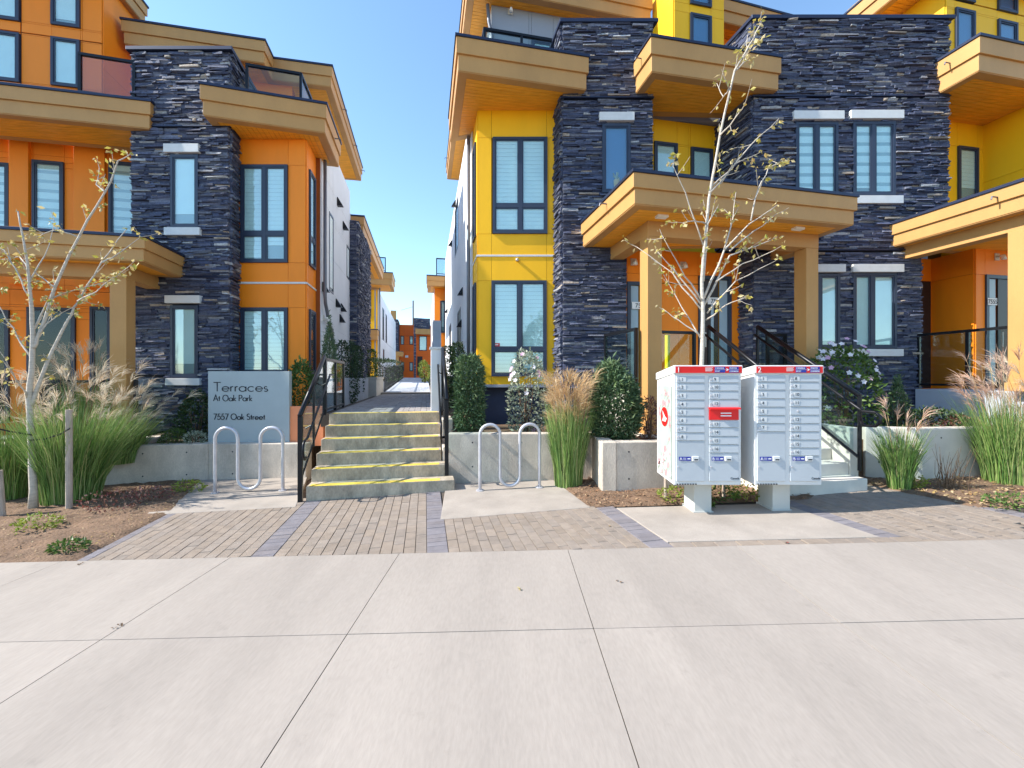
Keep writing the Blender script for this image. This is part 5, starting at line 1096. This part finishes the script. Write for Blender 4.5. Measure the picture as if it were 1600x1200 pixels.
shrub('dark_shrub', 'dark leafy shrub behind the left edge of the entrance sign', at(306,7.75,.42), .92, .26, .24, 1700, .07, 'darkleaf'); shrub('boxwood_ball', 'round dark boxwood ball left of the entrance sign', at(275,7.45,.40), .34, .20, .2, 1300, .035, 'leaf'); shrub('variegated_ball', 'small pale variegated ball shrub touching the sign edge', at(307,7.42,.40), .32, .15, .15, 800, .035, 'silver')
shrub('boxwood', 'glossy green shrub between the sign and the stair railing', at(470,8.1,.42), 1.5, .24, .24, 2000, .075, 'leaf'); shrub('cypress', 'bright green cypress cone behind the glass guard', at(513,9.0,.9), 1.85, .24, .24, 4200, .05, 'yew', 'cone', asp=.35)
shrub('hedge_column', 'dark hedge column beyond the cypress along the path', at(541,10.6,1.0), 1.55, .24, .3, 2500, .06, 'darkleaf', 'col'); shrub('hedge_column', 'second dark hedge column along the path wall', at(553,12.6,1.0), 1.6, .24, .3, 1800, .07, 'darkleaf', 'col')
shrub('hedge_column', 'pale green hedge column above the cream planter', at(577,15.6,1.4), 1.3, .22, .3, 1300, .08, 'leaf', 'col'); shrub('hedge', 'long dark hedge under the far white wall', at(598,19,1.5), .95, .5, 1.6, 1800, .09, 'darkleaf', 'box'); shrub('round_shrub', 'round sunlit shrub beside the far end of the ramp', at(664,17,1.5), .85, .18, .3, 900, .07, 'limeleaf')
shrub('conifer_hedge', 'dark conifers in the shade beside the pale gate pillar', at(700,9.0,1.0), 1.3, .14, .2, 1600, .06, 'darkleaf', 'col'); shrub('conifer_hedge', 'dark conifer in shade next to the clipped column yew', at(715,9.0,1.0), 1.38, .13, .2, 1600, .06, 'darkleaf', 'col')
for px, py, mt, s, lab in ((1058,783,'limeleaf',.24,'yellow green weed left of the first mailbox pedestal'),(1128,782,'leaf',.22,'green weed between the mailbox pedestals'),(1172,781,'limeleaf',.26,'yellow green weed left of the second mailbox pedestal'),(295,768,'limeleaf',.2,'bright green weed at the corner of the sign rack pad'),(60,828,'limeleaf',.22,'flat green weed patch in the bare soil'),(178,797,'redleaf',.32,'reddish ground cover beside the timber stake'),(235,782,'redleaf',.26,'dark red ground cover below the low wall'),(108,862,'leaf',.14,'tiny weed at the sidewalk edge by the border pavers'),(1575,792,'leaf',.2,'weed at the edge of the right hand paving'),(1420,762,'limeleaf',.2,'dry pale weed below the small grass tuft'),(1100,792,'leaf',.1,'tiny weed hidden by the first mailbox pedestal')):
    b = gb(px,py); shrub('weed', lab, b, s*.75, s, s*.7, 260, .045, mt, 'egg', cat='weed', stem=False)
o = thing('dead_plant', 'bare dry twiggy plant in front of the pale garden wall', 'plant'); m = MB(); b = Vector(gb(1483,765))
for k in range(34):
    a = R.uniform(0,6.28); d_ = Vector((math.cos(a)*.25, math.sin(a)*.2, 1)).normalized(); l = R.uniform(.25,.62); p = b+Vector((R.gauss(0,.07),R.gauss(0,.05),0)); m.tube([p, p+d_*l*.5+rv(.02), p+d_*l+rv(.05)], [.004,.003,.0015], 4)
m.build('stems', M['twig'], o)
# litter and mulch
def litter(name, poly, n, mt, smin, smax, zo=.012):
    m = MB(); x0 = min(p[0] for p in poly); x1 = max(p[0] for p in poly); y0 = min(p[1] for p in poly); y1 = max(p[1] for p in poly); k = 0
    while k < n:
        p = (R.uniform(x0,x1), R.uniform(y0,y1)); k += 1
        if not in_poly(p, poly): continue
        a = R.uniform(0,6.28); s_ = R.uniform(smin,smax); d_ = Vector((math.cos(a)*s_, math.sin(a)*s_, R.uniform(-.2,.5)*s_)); m.leaf(Vector((p[0],p[1],gz(p[0])+zo+R.uniform(0,.02))), d_, Vector((-d_.y,d_.x,R.uniform(-.3,.3)*s_))*R.uniform(.12,.4))
    o = m.build(name, M[mt]); o['kind'] = 'stuff'; o['label'] = name.replace('_',' ') + ' scattered over the planting soil'; o['category'] = 'litter'
litter('mulch_chips', gp((922,793),(1003,790),(1262,783),(1290,760),(1040,745),(862,748)), 5200, 'mulch', .015,.05)
litter('dry_leaf_litter', [(-9,4.05),bp0,bp1,gk2,(-9,7.2)], 5200, 'litter', .008,.03, .02)
litter('dry_grass_litter', [G(1350,757),G(1560,800),(10.4,4.9),(12,5.2),(12,7),(5.4,6.3)], 6500, 'litter', .015,.06, .02)
for lab, px, py, mt in (('yellow fallen leaf lying on the sidewalk slab',815,921,'autumn'),('red brown fallen leaf beside the row of tan pavers',1228,849,'redleaf'),('dark crumpled leaf on the tan pavers',953,822,'litter'),('small dark leaf near the sidewalk joint',181,981,'twig'),('clump of dark soil crumbs on the sidewalk edge',122,883,'twig'),('tiny dark crumb on the sidewalk slab',968,909,'twig')):
    b = Vector(gb(px,py)); m = MB()
    for k in range(2 if mt != 'twig' else 5): a = R.uniform(0,6.28); d_ = Vector((math.cos(a),math.sin(a),.25))*(.032 if mt != 'twig' else .02); m.leaf(b+Vector((R.gauss(0,.012),R.gauss(0,.012),.004)), d_, Vector((-d_.y,d_.x,.006))*.4)
    tag(m.build('fallen_leaf' if 'leaf' in lab else 'soil_crumbs', M[mt]), lab, 'leaf' if 'leaf' in lab else 'soil')

# street trees across the road (they are mirrored in the lower windows)
for x_t, lab_t in ((-15,'street tree across the road facing the orange porch'), (-6.5,'street tree across the road facing the entrance sign'), (3,'street tree across the road facing the mailboxes'), (12.5,'street tree across the road facing the tall pinkish grass')):
    o = shrub('street_tree', lab_t, (x_t, -21+R.uniform(-1,1), gz(x_t)+1.8), 5.5+R.uniform(-.6,.6), 2.3, 2.2, 2600, .34, 'leaf', cat='tree', group='street trees across the road')
    MB().tube([(x_t,-21,gz(x_t)-.2),(x_t+.05,-21,gz(x_t)+2.5),(x_t,-21,gz(x_t)+5)], [.17,.13,.06], 8).build('trunk', M['twig'], o)
